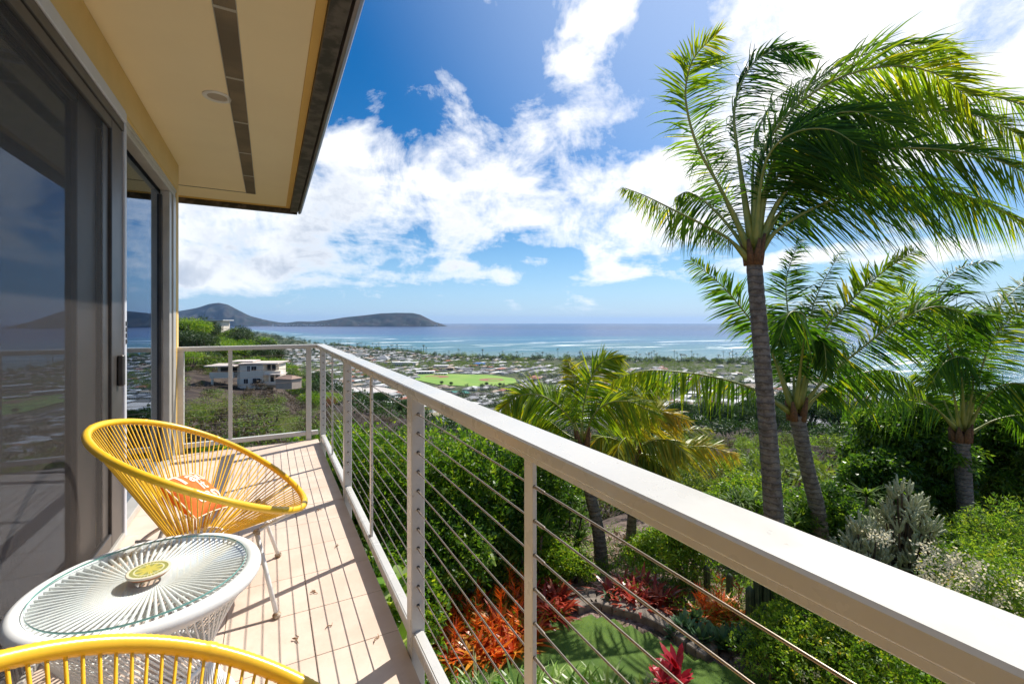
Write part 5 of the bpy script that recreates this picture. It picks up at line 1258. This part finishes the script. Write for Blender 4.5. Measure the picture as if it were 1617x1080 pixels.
palm('yellowing young coconut palm behind the green one, fronds trailing right', [(993, 876, 10.), (998, 820, 10.), (1001, 755, 10.), (1003, 715, 10.)], [.13, .105, .10, .11], [
 (z3([(625, 490), (650, 390), (740, 315), (870, 350)]), dict(face=.6, wind=.2, L0=.6, z=(0, -.6), c0=.5, c1=1., down=.4)),
 (z3([(630, 490), (720, 430), (850, 395), (970, 390)]), dict(face=.6, wind=.2, L0=.5, z=(0, .8), c0=.1, c1=.7, down=.3)),
 (z3([(635, 500), (740, 510), (850, 475), (960, 470), (1085, 505)]), dict(face=.6, wind=.2, L0=.58, z=(0, -.4), c0=.4, c1=1., down=.3, n=62)),
 (z3([(615, 490), (590, 370), (650, 260), (770, 220)]), dict(face=.7, wind=.3, L0=.55, z=(0, .5), c0=.3, c1=.8)),
 (z3([(620, 500), (550, 440), (470, 430), (430, 500)]), dict(face=.5, wind=.1, L0=.55, z=(0, -.3), c0=.3, c1=.8, down=.7)),
 (z3([(630, 500), (700, 520), (790, 580)]), dict(face=.5, wind=.1, L0=.6, z=(0, -.8), c0=.1, c1=.7, down=.8)),
 (z3([(630, 500), (690, 450), (780, 440), (860, 500)]), dict(face=.5, wind=.1, L0=.6, z=(0, -1.), c0=.3, c1=.8, down=.6)),
 (z3([(620, 500), (600, 430), (560, 470), (560, 560)]), dict(face=.5, wind=.1, L0=.5, z=(0, -.9), c0=.3, c1=.8, down=.9)),
], 10., .58, 5, leaf=L_palmy, n=54, wd=.036, boots=5, rr=.02)

# ------------------------------------------------------------------ shrubs
def bush(label, px, d, topz, rx, ry, m_, n, leaf, seed, per=5, name='garden_bush', cat='bush', seg=2, w=.42, bumps=16, extra=None, zb=None, st=7, up=.35, fill=.35, r0=0., r1=1.):
    x, y = XY(px, d); zg = float(ground(x, y)) if zb is None else zb
    h = (topz - zg); e = empty(name, (x, y, zg), label=label, cat=cat); rz = h * .56
    mb = MB(); clump(mb, (0, 0, h * .47), (rx, ry, rz), n, leaf, seed, per=per, bumps=bumps, w=w, seg=seg, droop=.15, up=up, fill=fill, r0=r0, r1=r1); mb.build('foliage', m_, e)
    mb = MB(); stems(mb, (0, 0, h * .45), (rx, ry, rz), st, .035, seed + 1, base=(0, 0, -.1)); mb.build('stem', M['bark'], e, smooth=True)
    return e
HB = [('glossy green hedge bush beyond the far end rail, at the house corner', 320, 8.6, -.95, 1.4, 1.1, 2400), ('glossy green hedge bush beyond the far end rail, behind the thin baluster', 400, 8.4, -.9, 1.3, 1.1, 2400), ('glossy green hedge bush beyond the corner posts of the railing', 478, 8.3, -.72, 1.2, 1.1, 2400),
 ('bright green hedge bush behind the second large post of the railing', 560, 8.6, -.55, 1.25, 1.2, 3000), ('bright green hedge bush behind the thin baluster and large nearest post', 640, 8.4, -.45, 1.3, 1.3, 3200), ('tall glossy hedge bush just right of the large nearest post', 725, 8.8, -.5, 1.35, 1.3, 3400),
 ('dark glossy hedge bush above the orange bromeliads', 810, 9.3, -.95, 1.25, 1.2, 3000), ('dark bush between hedge and young palm trunk', 862, 10.6, -1.5, 1.0, 1.0, 2200)]
for i, (lb, px, d, tz, rx, ry, n) in enumerate(HB): bush(lb, px, d, tz, rx, ry, L_hedge if i < 6 else L_dark, n, [.085, .075, .095, .08, .07, .10, .085, .11][i], 200 + i, name='hedge_bush')
bush('shaded dark green shrub low beside the balcony edge, between two posts', 600, 6.2, -1.9, .9, 1.2, L_hedge, 2400, .08, 220)
bush('shaded dark shrub low behind the cables right of the nearest large post', 690, 7.6, -1.7, 1.0, 1.0, L_dark, 2400, .085, 221)
bush('low dark shrub close under the balcony edge behind the bottom rail', 575, 5.0, -2.3, .6, .8, L_hedge, 1400, .08, 229)
bush('low rounded light green shrub behind the orange bromeliads', 800, 8.2, -2.35, .75, .6, L_light, 2200, .055, 222, per=6)
bush('low rounded bright green shrub left of the young palm trunk', 855, 8.3, -2.5, .65, .6, L_hedge, 2200, .055, 223, per=6, r0=.4)
bush('light green low shrub at the foot of the red bromeliads', 905, 8.3, -2.85, .4, .5, L_light, 1500, .055, 224)
bush('yellow green ground bush to the right of the young palm trunks', 1040, 9.6, -3.1, .9, .6, L_light, 1500, .06, 225)
bush('sparse leafy shrub with upright branches right of the red bromeliads', 1085, 8.2, -1.9, .75, .6, L_light, 900, .10, 226, per=6, w=.3, fill=.6)
bush('dark shrub on the slope behind the young palm trunks', 1075, 14, -3.2, 1.6, 1.3, L_brush, 2200, .10, 227)
bush('wide bush with small yellow flowers beneath the near end of the rail', 1330, 6.3, -2.05, 1.25, .8, L_light, 3600, .045, 230, per=6, w=.45)
bush('leafy bush with few yellow flowers right below the rail at the bottom', 1440, 5.0, -2.1, 1.1, .8, L_hedge, 3200, .045, 231, per=6, r0=.3)
bush('low leafy bush with yellow flowers beside the cactus columns', 1245, 5.7, -2.35, .7, .6, L_light, 2400, .045, 232, per=6)
bush('light green feathery bush at the far right edge', 1600, 7.6, -1.55, .9, .9, L_light, 3200, .06, 233, per=6, w=.25)
bush('white flowering bougainvillea bush at the right, above the near rail', 1560, 6.4, -1.75, 1.2, .8, L_light, 3000, .05, 234, per=5)
bush('dark leafy bush filling the ground behind the silvery shrub', 1300, 9.5, -2.0, 1.1, .8, L_dark, 2400, .085, 235)
bush('green bush behind the tall palm trunk', 1180, 10.5, -2.1, 1.3, .9, L_light, 2200, .085, 236)
bush('dark green bush right of the palm at the right edge', 1600, 9.6, -2.6, 1.0, .9, L_dark, 2200, .085, 237)
bush('dark leafy bush between the silvery shrub and the right hand palm', 1470, 9.3, -2.7, .9, .7, L_dark, 2000, .085, 238)
# glossy layered trees at the right
def layered(label, px, d, topz, rx, seed, n=5200):
    x, y = XY(px, d); zg = float(ground(x, y)); e = empty('glossy_leaved_tree', (x, y, zg), label=label, cat='tree'); h = topz - zg
    g = np.random.default_rng(seed); mb = MB(); ns = MB()
    for k in range(11):
        a = k * 2.4; q = k / 10; r_ = rx * (.75 - .5 * q) * (1 if k % 2 else .6); c = (math.cos(a) * r_, math.sin(a) * r_, h * (.30 + .60 * q))
        clump(mb, c, (rx * .55, rx * .5, h * .16), n // 11, .15, seed + k, per=7, bumps=7, w=.36, seg=2, up=-.15, droop=.25, fill=.25)
        ns.tube(catmull([(0, 0, h * .15), (c[0] * .4, c[1] * .4, c[2] * .7), c], 8), np.linspace(.09, .02, 8), 7)
    mb.build('crown', L_dark, e); ns.tube([(0, 0, -.3), (.05, 0, h * .3), (0, .05, h * .8)], [.16, .12, .05], 8); ns.build('trunk', M['bark'], e, smooth=True)
layered('dark glossy leaved tree in tiers, left of the right hand palm trunk', 1432, 13, -1.0, 2.0, 300)
layered('dark glossy leaved tree in tiers, right of the right hand palm trunk', 1575, 13.5, -.8, 2.4, 330)
layered('smaller glossy tree low in front, left of the silvery shrub', 1385, 12, -2.2, 1.2, 360, 2600)
# flowers
M['petal_white'] = leafmat('white_petal', [(.80, .74, .58), (.88, .83, .68)], .5, .6, tcol=(1, .95, .8)); M['petal_yellow'] = leafmat('yellow_petal', [(.75, .52, .02), (.8, .6, .05)], .3, .6, tcol=(1, 1, 1))
def flowers(name, px0, px1, py0, py1, d, n, k, spread, size, m_, lb, seed, slope=0.):
    g = np.random.default_rng(seed); mb = MB(); P = []
    for i in range(n):
        px, py = g.uniform(px0, px1), g.uniform(py0, py1); py += slope * (px - px0); c = np.array(W(px, py, d + g.normal() * .25)); P.append(c + g.normal(size=(k, 3)) * spread)
    P = np.concatenate(P); m = len(P); ribbons(mb, P, unit(m, g) + [0, 0, .5], unit(m, g), size * g.uniform(.7, 1.2, m), size * .85, 2, 0, g.random(m))
    tag(mb.build(name, m_), kind='stuff', label=lb, cat='flowers')
flowers('white_flowers', 1455, 1617, 858, 925, 6.1, 62, 34, .055, .032, M['petal_white'], 'clusters of small white blossoms over the bush at the right', 1, slope=.28)
flowers('white_flowers', 1372, 1400, 842, 856, 6.2, 5, 40, .05, .026, M['petal_white'], 'small white blossom cluster in front of the silvery shrub', 2)
flowers('yellow_flowers', 1250, 1420, 985, 1070, 5.5, 40, 7, .018, .022, M['petal_yellow'], 'small yellow blossoms dotting the bush beneath the rail', 3)
flowers('yellow_flowers', 1440, 1617, 880, 940, 6.0, 22, 6, .018, .022, M['petal_yellow'], 'small yellow blossoms among the white ones at the right', 4, slope=.3)
flowers('white_flowers', 1250, 1300, 1030, 1072, 5.3, 4, 30, .03, .024, M['petal_white'], 'few white blossoms low in the yellow flowered bush', 5)
# silvery shrub of thick fingers
def f(N, b):
    v = OC(N); N.link(N.mix(N.mr(N.noise(v, 30, 4, .6), .4, .6), (.36, .39, .22), (.46, .47, .30)), b.inputs['Base Color'])
M['silver_stem'] = mat('silver_green_stem', f, rough=.7)
def silver(label, px, d, top_py, rx, seed, n):
    x, y = XY(px, d); zg = float(ground(x, y)); e = empty('silvery_shrub', (x, y, zg), label=label, cat='shrub'); g = np.random.default_rng(seed)
    topz = CAMZ - (top_py - 509) / FP * d; h = topz - zg; mb = MB(); br = MB()
    for i in range(n):
        a = g.uniform(0, 6.28); r_ = rx * g.random() ** .5; q = 1 - (r_ / rx) ** 2 * .65; z = h * q * g.uniform(.5, .97); b0 = np.array([math.cos(a) * r_ * .85, math.sin(a) * r_ * .85, z - .2])
        br.tube([(b0[0] * .25, b0[1] * .25, 0), (b0 * .7), b0], [.02, .016, .014], 5)
        for k in range(int(g.integers(4, 8))):
            dd = g.normal(size=3) * .6 + np.array([math.cos(a) * .3, math.sin(a) * .3, 1.1]); dd /= np.linalg.norm(dd); L = g.uniform(.12, .26); m = b0 + dd * L * .5 + g.normal(size=3) * .012; t_ = b0 + dd * L + np.array([0, 0, L * .25])
            C = catmull([b0, m, t_], 7); mb.tube(C, [.012, .016, .0175, .018, .018, .017, .010], 7)
            m_ = 9; ti = g.uniform(.35, 1, m_); Pp = np.stack([np.interp(ti * 6, np.arange(7), C[:, c]) for c in range(3)], -1); ribbons(mb, Pp, unit(m_, g) * .8 + dd, unit(m_, g), .05, .014, 2, .1, .5)
    mb.build('fingers', M['silver_stem'], e, smooth=True); br.build('branch', M['bark'], e)
silver('tall silvery green shrub of thick upright fingers between the two right hand palms', 1425, 7.6, 745, .75, 1, 190)
silver('lower silvery shrub of fine fingers just above the rail, left of the tall silvery one', 1362, 7.3, 800, .5, 2, 120)
# dracaena / pandanus clumps
L_strap = leafmat('strap_leaf', [(.035, .10, .010), (.065, .15, .014), (.11, .20, .02), (.18, .27, .035)], .45, .6, spec=.2)
def rosette(mb, c, n, L, w, g, up=.6, droop=.5, seg=4, shape='blade', r0=0., r1=1., fold=.1, lmin=.7):
    a = g.uniform(0, 6.28, n); e_ = g.uniform(.0, 1., n); D = np.stack([np.cos(a), np.sin(a), up * (.3 + 1.6 * e_)], -1)
    S = np.stack([-np.sin(a), np.cos(a), a * 0], -1); ribbons(mb, np.tile(c, (n, 1)) + g.normal(size=(n, 3)) * .01, D, S, L * g.uniform(lmin, 1.1, n), w, seg, droop * g.uniform(.5, 1.4, n), np.clip(r0 + (r1 - r0) * g.random(n), 0, 1), shape, fold=fold)
def dracaena(label, px, d, topz, k, seed, L=.42, spread=.35):
    x, y = XY(px, d); zg = float(ground(x, y)); e = empty('dracaena', (x, y, zg), label=label, cat='plant'); g = np.random.default_rng(seed); mb = MB(); st = MB()
    for i in range(k):
        t_ = np.array([g.normal() * spread, g.normal() * spread, (topz - zg) * g.uniform(.15, .72)]); st.tube([(t_[0] * .3, t_[1] * .3, -.1), t_ * np.array([.8, .8, .5]), t_], [.03, .025, .02], 6); rosette(mb, t_, 46, L * 1.15, .036, g, 1.0, .5)
    mb.build('leaves', L_strap, e); st.build('stem', M['bark'], e, smooth=True)
for i, a in enumerate([('spiky dracaena left of the young palm trunk, behind the thin baluster', 858, 9.6, -1.5, 7), ('spiky dracaena close against the young palm trunk', 893, 9.8, -1.9, 7), ('low spiky dracaena showing pale leaves by the young palm', 880, 9.2, -2.4, 4), ('spiky strap leaved plant left of the tall palm trunk', 1178, 9.4, -1.75, 6), ('spiky strap leaved plant between the tall palm and the leaning palm', 1240, 9.3, -1.75, 8), ('strap leaved plant behind the leaning palm trunk', 1290, 10, -1.5, 6), ('tall spiky plant left of the big glossy tree', 1322, 10.5, -2.0, 5), ('dark spiky dracaena under the hedge, behind the nearest cables', 835, 8.3, -1.9, 5)]): dracaena(*a, 400 + i, L=.5 if i > 2 else .42)
# bromeliads
L_or = leafmat('orange_bromeliad_leaf', [(.42, .05, .01), (.62, .11, .012), (.72, .20, .02), (.60, .30, .03), (.12, .14, .02)], .35, .35, tcol=(1.4, 1.1, .6))
L_rd = leafmat('red_bromeliad_leaf', [(.20, .02, .015), (.36, .035, .02), (.45, .08, .03), (.10, .09, .03)], .3, .35, tcol=(1.5, 1., .7))
def brom(kind, x, y, z, seed, lb, grp, s=1.):
    g = np.random.default_rng(seed); mb = MB()
    rosette(mb, (0, 0, .03), 26, .48 * s, .05 * s, g, .75, .35, r0=0. if kind == 'o' else .0, r1=.8)
    rosette(mb, (0, 0, .03), 16, .36 * s, .05 * s, g, .3, .3, r0=.45, r1=1.)
    o = mb.build('bromeliad', L_or if kind == 'o' else L_rd, None, (x, y, z)); o.rotation_euler[2] = g.uniform(0, 6)
    tag(o, lb, 'bromeliad', grp)
    if kind == 'o' and g.random() < .75:
        sb = MB(); n = 26; h = .50 * s; P = np.stack([g.normal(size=n) * .015, g.normal(size=n) * .015, h * (.55 + .5 * g.random(n))], -1); a = g.uniform(0, 6.28, n)
        sb.tube([(0, 0, .05), (0, 0, h)], .006, 5, r=.3); ribbons(sb, P, np.stack([np.cos(a), np.sin(a), .9 + a * 0], -1), unit(n, g), .14 * g.uniform(.6, 1.3, n), .013, 2, 0, g.random(n) * .5, 'blade')
        sb.build('flower_spike', L_or, o)
ORD = ['leftmost', 'second', 'third', 'fourth', 'fifth', 'sixth', 'seventh', 'eighth', 'ninth', 'tenth', 'eleventh', 'twelfth', 'thirteenth', 'fourteenth', 'fifteenth', 'sixteenth', 'seventeenth', 'eighteenth', 'nineteenth', 'twentieth']
def row_labels(pts, lb):
    dep = [p[0] * FW[0] + p[1] * FW[1] for p in pts]; lat = [p[0] * RT[0] + p[1] * RT[1] for p in pts]; o = np.argsort(dep); k = 1 if len(pts) < 10 else (2 if len(pts) < 20 else 3)
    out = [''] * len(pts); nm = [['', ], ['front row', 'back row'], ['front row', 'middle row', 'back row']][k - 1]
    for j, ix in enumerate(np.array_split(o, k)):
        for q, i in enumerate(sorted(ix, key=lambda i: lat[i])): out[i] = lb + ', ' + ORD[q] + ('' if q == 0 else ' from left') + (' in the ' + nm[j] if nm[j] else '')
    return out
def bed(px0, px1, py0, py1, n, kind, lb, grp, seed, s=1., skew=0.):
    g = np.random.default_rng(seed); pts = []; t = 0
    while len(pts) < n and t < 600:
        t += 1; u_, v_ = g.random(), g.random(); px = px0 + (px1 - px0) * u_; py = py0 + (py1 - py0) * v_ + skew * (px - px0)
        if (2 * u_ - 1) ** 2 + (2 * v_ - 1) ** 2 > 1.15: continue
        p = onground(px, py)
        if all((p[0] - q[0]) ** 2 + (p[1] - q[1]) ** 2 > (.19 * s) ** 2 for q in pts): pts.append(p)
    rl = row_labels(pts, lb)
    for i, p in enumerate(pts): brom(kind, *p, seed * 100 + i, rl[i], grp, s * g.uniform(.8, 1.15))
bed(672, 850, 965, 1055, 46, 'o', 'orange red bromeliad of the large bed', 'orange bromeliads beside the lawn', 11, 1.05, -.1)
bed(835, 885, 930, 985, 9, 'r', 'dark red bromeliad ending the orange bed', 'dark red bromeliads ending the orange bed', 12, 1.05)
bed(955, 1052, 925, 962, 13, 'r', 'red brown bromeliad below the young palms', 'red brown bromeliads at the foot of the young palms', 13, 1.15, .1)
bed(1100, 1180, 965, 985, 9, 'o', 'orange bromeliad behind the agaves', 'orange bromeliads behind the agaves', 14, .95)
# crimson ti plants, lilies, agaves, cacti
L_ti = leafmat('crimson_ti_leaf', [(.25, .01, .02), (.42, .02, .035), (.55, .05, .06)], .35, .3, tcol=(1.4, .8, .8))
L_lily = leafmat('striped_lily_leaf', [(.06, .16, .02), (.12, .26, .03), (.25, .38, .06), (.50, .55, .30)], .4, .35)
L_ag = leafmat('blue_green_agave_leaf', [(.05, .12, .06), (.09, .19, .09), (.15, .27, .13)], .15, .4)
g5 = np.random.default_rng(8)
for i, (px, py, lb) in enumerate(((1048, 1085, 'crimson ti plant at the bottom of the lawn, left one'), (1075, 1075, 'crimson ti plant at the bottom of the lawn, right one'))):
    x, y, z = onground(px, py + 40); mb = MB(); st = MB(); e = empty('ti_plant', (x, y, z), label=lb, cat='plant')
    for k in range(3): c = (g5.normal() * .08, g5.normal() * .08, .18 + .12 * k); rosette(mb, c, 14, .34, .075, g5, 1.1, .3, shape='leaf'); st.tube([(0, 0, 0), c], .012, 5)
    mb.build('leaves', L_ti, e); st.build('stem', M['bark'], e)
for i in range(16):
    px = 700 + i * 17 + g5.normal() * 5; x, y, z = onground(px, 1118 + g5.uniform(-22, 30)); mb = MB(); rosette(mb, (0, 0, 0), 34, .62, .032, g5, 1.0, .45)
    o = mb.build('striped_lily', L_lily, None, (x, y, z)); tag(o, 'arching strap leaved lily clump at the bottom edge, ' + ORD[i] + ('' if i == 0 else ' from left'), 'lily', 'strap leaved lilies along the bottom of the lawn')
for i in range(9):
    px = 985 + i * 9 + g5.normal() * 8; x, y, z = onground(px, 1112 + g5.uniform(-12, 26)); mb = MB(); rosette(mb, (0, 0, 0), 22, .38, .05, g5, .9, .4, shape='leaf', r0=.3)
    o = mb.build('broad_lily', L_lily, None, (x, y, z)); tag(o, 'broad leaved light green plant round the ti plants, ' + ORD[i] + ('' if i == 0 else ' from left'), 'plant', 'broad leaved plants round the ti plants')
for i, (px, py, s) in enumerate(((1082, 1000, 1.), (1108, 1018, 1.1), (1140, 1022, 1.1), (1166, 1020, 1.), (1098, 985, .8), (1062, 1008, .6), (965, 955, .7), (1185, 1030, .9))):
    x, y, z = onground(px, py); mb = MB(); rosette(mb, (0, 0, .05), 34, .30 * s, .075 * s, g5, .8, .12, seg=4, shape='leaf', fold=.2); rosette(mb, (0, 0, .10), 14, .2 * s, .06 * s, g5, 1.6, .05, seg=3, shape='leaf', fold=.2)
    o = mb.build('agave', L_ag, None, (x, y, z)); tag(o, 'blue green agave rosette by the kerb, ' + ['leftmost of the front ones', 'second of the front ones', 'third of the front ones', 'fourth of the front ones', 'one set back behind the front ones', 'small one nearest the kerb', '', 'rightmost, under the rail'][i] if i != 6 else 'small agave at the foot of the young palm trunk', 'agave', 'agaves beside the kerb' if i != 6 else None)
def f(N, b):
    N.link(N.mix(N.mr(N.noise(OC(N), 12, 4, .6), .35, .65), (.05, .085, .045), (.10, .13, .07)), b.inputs['Base Color'])
M['cactus'] = mat('cactus_skin', f, rough=.6)
def cactus(px, py, h, r_, lb, seed):
    x, y, z = onground(px, py); mb = MB(); g = np.random.default_rng(seed); n = 26; zz = np.linspace(0, h, 16); th = np.arange(n * 2) / (n * 2) * 2 * math.pi
    rr2 = r_ * np.clip(np.sqrt(np.clip((h - zz) / (r_ * 1.2), 0, 1)), .05, 1); rib = 1 + .13 * np.sign(np.cos(th * 8)) * np.abs(np.cos(th * 8)) ** .6
    lean = g.normal(size=2) * .03
    V = np.stack([rr2[:, None] * rib[None] * np.cos(th)[None] + lean[0] * zz[:, None], rr2[:, None] * rib[None] * np.sin(th)[None] + lean[1] * zz[:, None], np.broadcast_to(zz[:, None], (16, 2 * n))], -1); m = 2 * n
    i = np.arange(15)[:, None]; j = np.arange(m)[None]; F = np.stack([i * m + j, i * m + (j + 1) % m, (i + 1) * m + (j + 1) % m, (i + 1) * m + j], -1).reshape(-1, 4); mb.add(V.reshape(-1, 3), [F, (15 * m + np.arange(m))[None]])
    o = mb.build('column_cactus', M['cactus'], None, (x, y, z), smooth=True); tag(o, lb, 'cactus')
for i, (px, py, h) in enumerate(((1184, 1005, .75), (1198, 1008, .95), (1212, 1012, 1.05), (1226, 1016, 1.15), (1240, 1020, 1.05), (1206, 1000, .8))): cactus(px, py, h, .055, ['shortest column cactus, leftmost beside the orange bromeliads', 'second column cactus from the left in the clump', 'third column cactus from the left in the clump', 'tallest column cactus in the clump under the rail', 'rightmost column cactus, next to the yellow flowered bush', 'small column cactus at the back of the clump'][i], i)
for i, (px, py, h) in enumerate(((1098, 935, .55), (1117, 938, .5), (1152, 945, .45))): cactus(px, py, h, .05, ['light green cactus column behind the agaves, left one of three', 'light green cactus column behind the agaves, middle one of three', 'light green cactus column behind the agaves, right one of three'][i], 20 + i)
# fern and broad leaves under the hedge
L_fern = leafmat('fern_leaf', [(.12, .24, .02), (.22, .34, .04), (.32, .42, .07)], .45, .45)
def fern(label, px, py, d, seed, n=9, L=.5):
    c = np.array(W(px, py, d)); g = np.random.default_rng(seed); zg = float(ground(c[0], c[1])); e = empty('fern', (c[0], c[1], zg), label=label, cat='fern')
    for k in range(n):
        a = g.uniform(0, 6.28); h = c[2] - zg; pts = [np.array([0, 0, h * .6]), np.array([math.cos(a) * L * .35, math.sin(a) * L * .35, h * .9 + L * .2]), np.array([math.cos(a) * L * .8, math.sin(a) * L * .8, h + L * .1]), np.array([math.cos(a) * L * 1.1, math.sin(a) * L * 1.1, h - L * .15])]
        C = catmull(pts, 24); T = np.gradient(C, axis=0); T /= np.linalg.norm(T, axis=1)[:, None]; S = np.cross(T, [0, 0, 1.]); mb = MB(); mb.tube(C, np.linspace(.007, .002, 24), 5, r=.6)
        t_ = np.linspace(.12, 1, 24)
        for s in (-1, 1): ribbons(mb, C, S * s + T * .35, T, .13 * np.sin(np.clip(t_ * 1.02, 0, 1) * math.pi * .85 + .3), .032, 2, .1, g.random(24))
        mb.build('frond', L_fern, e)
fern('bright light green fern under the hedge, above the orange bromeliads', 742, 868, 7.6, 1)
fern('small pale fern beside the nearest large post', 690, 905, 7.0, 2, 7, .35)
for i, (px, py, d, L) in enumerate(((618, 915, 5.6, .5), (632, 880, 5.9, .45), (628, 985, 5.0, .45))):
    c = np.array(W(px, py, d)); zg = float(ground(c[0], c[1])); mb = MB(); st = MB(); e = empty('banana_leaf_plant', (c[0], c[1], zg), label=['broad leaved green plant at the balcony edge, middle of three', 'broad leaved green plant farthest along the balcony edge', 'broad leaved green plant nearest to the large post at the balcony edge'][i], cat='plant')
    h = c[2] - zg; rosette(mb, (0, 0, h * .8), 11, L, .13, g5, 1.1, .4, shape='leaf', seg=5, r0=.3, fold=.12); st.tube([(0, 0, -.05), (0, 0, h * .8)], [.03, .02], 7); mb.build('leaves', L_lily, e); st.build('stem', M['rachis'], e)
# ------------------------------------------------------------------ lawn, kerb, stones
LP = [(640, 1150), (700, 1075), (760, 1035), (850, 998), (925, 978), (975, 985), (1040, 1012), (1100, 1045), (1160, 1062), (1235, 1085), (1260, 1180), (1200, 1400), (600, 1500)]
lw = [onground(*p) for p in LP]
C = np.array([(x, y) for x, y, z in lw])
def inside(P, poly):
    x, y = P[:, 0], P[:, 1]; k = np.zeros(len(P), bool); n = len(poly)
    for i in range(n):
        a, b = poly[i], poly[(i + 1) % n]; k ^= ((a[1] > y) != (b[1] > y)) & (x < (b[0] - a[0]) * (y - a[1]) / (b[1] - a[1] + 1e-12) + a[0])
    return k
gx = np.arange(C[:, 0].min(), C[:, 0].max(), .12); gy = np.arange(C[:, 1].min(), C[:, 1].max(), .12); GX, GY = np.meshgrid(gx, gy, indexing='ij'); cc = np.stack([GX.ravel() + .06, GY.ravel() + .06], -1); ins = inside(cc, C).reshape(GX.shape)
V = np.stack([GX, GY, ground(GX, GY) + .045 + .02 * vnoise(GX, GY, .6, 4)], -1); n, m = GX.shape; ii, jj = np.nonzero(ins[:-1, :-1])
F = np.stack([ii * m + jj, (ii + 1) * m + jj, (ii + 1) * m + jj + 1, ii * m + jj + 1], -1)
M['lawn'] = noisy('lawn_base', (.06, .12, .016), (.10, .17, .025), 4, .95, world=True)
mb = MB(); mb.add(V.reshape(-1, 3), [F]); tag(mb.build('lawn', M['lawn'], smooth=True), kind='structure')
L_grass = leafmat('lawn_grass', [(.09, .18, .015), (.15, .26, .02), (.22, .34, .03), (.32, .38, .06)], .45, .5)
g6 = np.random.default_rng(3); P = g6.uniform(C.min(0), C.max(0), (120000, 2)); P = P[inside(P, C)]
th, r = polar(P[:, 0], P[:, 1]); P = P[(r > 4.2)][:60000]
k = len(P); Pz = ground(P[:, 0], P[:, 1]) + .04; mb = MB(); D = unit(k, g6) * .7 + [0, 0, 1.]
ribbons(mb, np.column_stack([P, Pz]), D, unit(k, g6), g6.uniform(.03, .06, k), .007, 1, .1, np.clip(vnoise(P[:, 0], P[:, 1], .5, 2) * .7 + g6.normal(size=k) * .15, 0, 1))
tag(mb.build('grass', L_grass), kind='stuff', label='short green lawn grass between the flower beds', cat='grass')
M['kerb'] = noisy('weathered_concrete', (.24, .20, .16), (.16, .13, .105), 6, .95, bmp=.4)
kp = catmull([(*onground(*p)[:2], 0) for p in [(905, 962), (935, 952), (965, 960), (1010, 972), (1055, 992), (1090, 1018), (1125, 1042)]], 15)
kerb = empty('garden_kerb', (float(kp[7][0]), float(kp[7][1]), -3.35), label='curved weathered concrete kerb between the lawn and the planting', cat='kerb')
for i in range(14):
    a, b = kp[i], kp[i + 1]; mdl = (a + b) / 2; L = np.linalg.norm(b - a); mb = MB(); mb.bbox(-L / 2 - .01, L / 2 - .012, -.16, .16, -.12, .10, .012)
    o = mb.build('kerb_stone', M['kerb'], kerb, (mdl[0] - kerb.location.x, mdl[1] - kerb.location.y, float(ground(mdl[0], mdl[1])) + 3.35 + .02)); o.rotation_euler[2] = math.atan2(b[1] - a[1], b[0] - a[0]) + g6.normal() * .015
M['rock'] = noisy('lava_rock', (.06, .048, .042), (.13, .105, .09), 9, .95, bmp=.6)
def rockmesh(seed):
    g = np.random.default_rng(seed); import bmesh
    bm = bmesh.new(); bmesh.ops.create_icosphere(bm, subdivisions=2, radius=1)
    for v in bm.verts: v.co *= .8 + .35 * vnoise(v.co.x * 2 + seed, v.co.y * 2 + v.co.z * 1.7, 1., seed)
    me = bpy.data.meshes.new('rock'); bm.to_mesh(me); bm.free(); me.materials.append(M['rock']); return me
rks = [rockmesh(s) for s in range(4)]
for i in range(34):
    t_ = g6.random(); q = catmull([(*onground(*p)[:2], 0) for p in [(870, 985), (905, 968), (950, 945), (1020, 965), (1075, 985), (1150, 1050), (1230, 1075)]], 60)[int(t_ * 59)]
    x, y = q[0] + g6.normal() * .10 + .08, q[1] + g6.normal() * .10 + .12; o = mesh_obj('lava_rock', rks[i % 4], None, (x, y, float(ground(x, y)) + .01)); s = g6.uniform(.05, .12); o.scale = (s, s, s * .6); o.rotation_euler = (0, 0, g6.uniform(0, 6))
    tag(o, 'dark lava rock edging the bed along the kerb', 'rock', 'lava rocks edging the beds')
# loose stones and litter on the bare slope
P = scatter(2600, 2, 26, 9.3, 15.5, g6, 1.); mb = MB(); k = len(P); D = unit(k, g6); D[:, 2] = np.abs(D[:, 2]) * .4
ribbons(mb, P + [0, 0, .02], D, unit(k, g6), g6.uniform(.05, .14, k), g6.uniform(.03, .08, k), 2, 0, g6.random(k))
tag(mb.build('litter', leafmat('dry_litter', [(.16, .10, .07), (.3, .22, .17), (.42, .34, .28)], .1, .9)), kind='stuff', label='dry leaves and chips on the bare slope behind the young palms', cat='litter')
P = scatter(2200, -34, 50, 3.8, 13, g6, 1.); pb = shrub_proto(L_hedge, 9, 60, .075, R=(.22, .22, .13), c=(0, 0, .1), w=.45)
KP = kp
def gm(x, y, th, r): return ~inside(np.stack([x, y], -1), C) & ~((th > 3) & (th < 24) & (r > 9.5) & (vnoise(x, y, 1.2, 7) > .35)) & (x > .75) & (np.min(np.hypot(x[:, None] - KP[None, :, 0], y[:, None] - KP[None, :, 1]), 1) > .42)
P = scatter(1700, -34, 50, 3.8, 15, g6, 1., gm); merge_cloud('ground_cover', [L_hedge, L_light], [(pb, P[:1100], g6.uniform(.6, 1.5, 1100), g6.uniform(0, 6, 1100)), (pb, P[1100:], g6.uniform(.6, 1.3, 600), g6.uniform(0, 6, 600))], 'low leafy ground cover between the garden plants', 'ground cover')
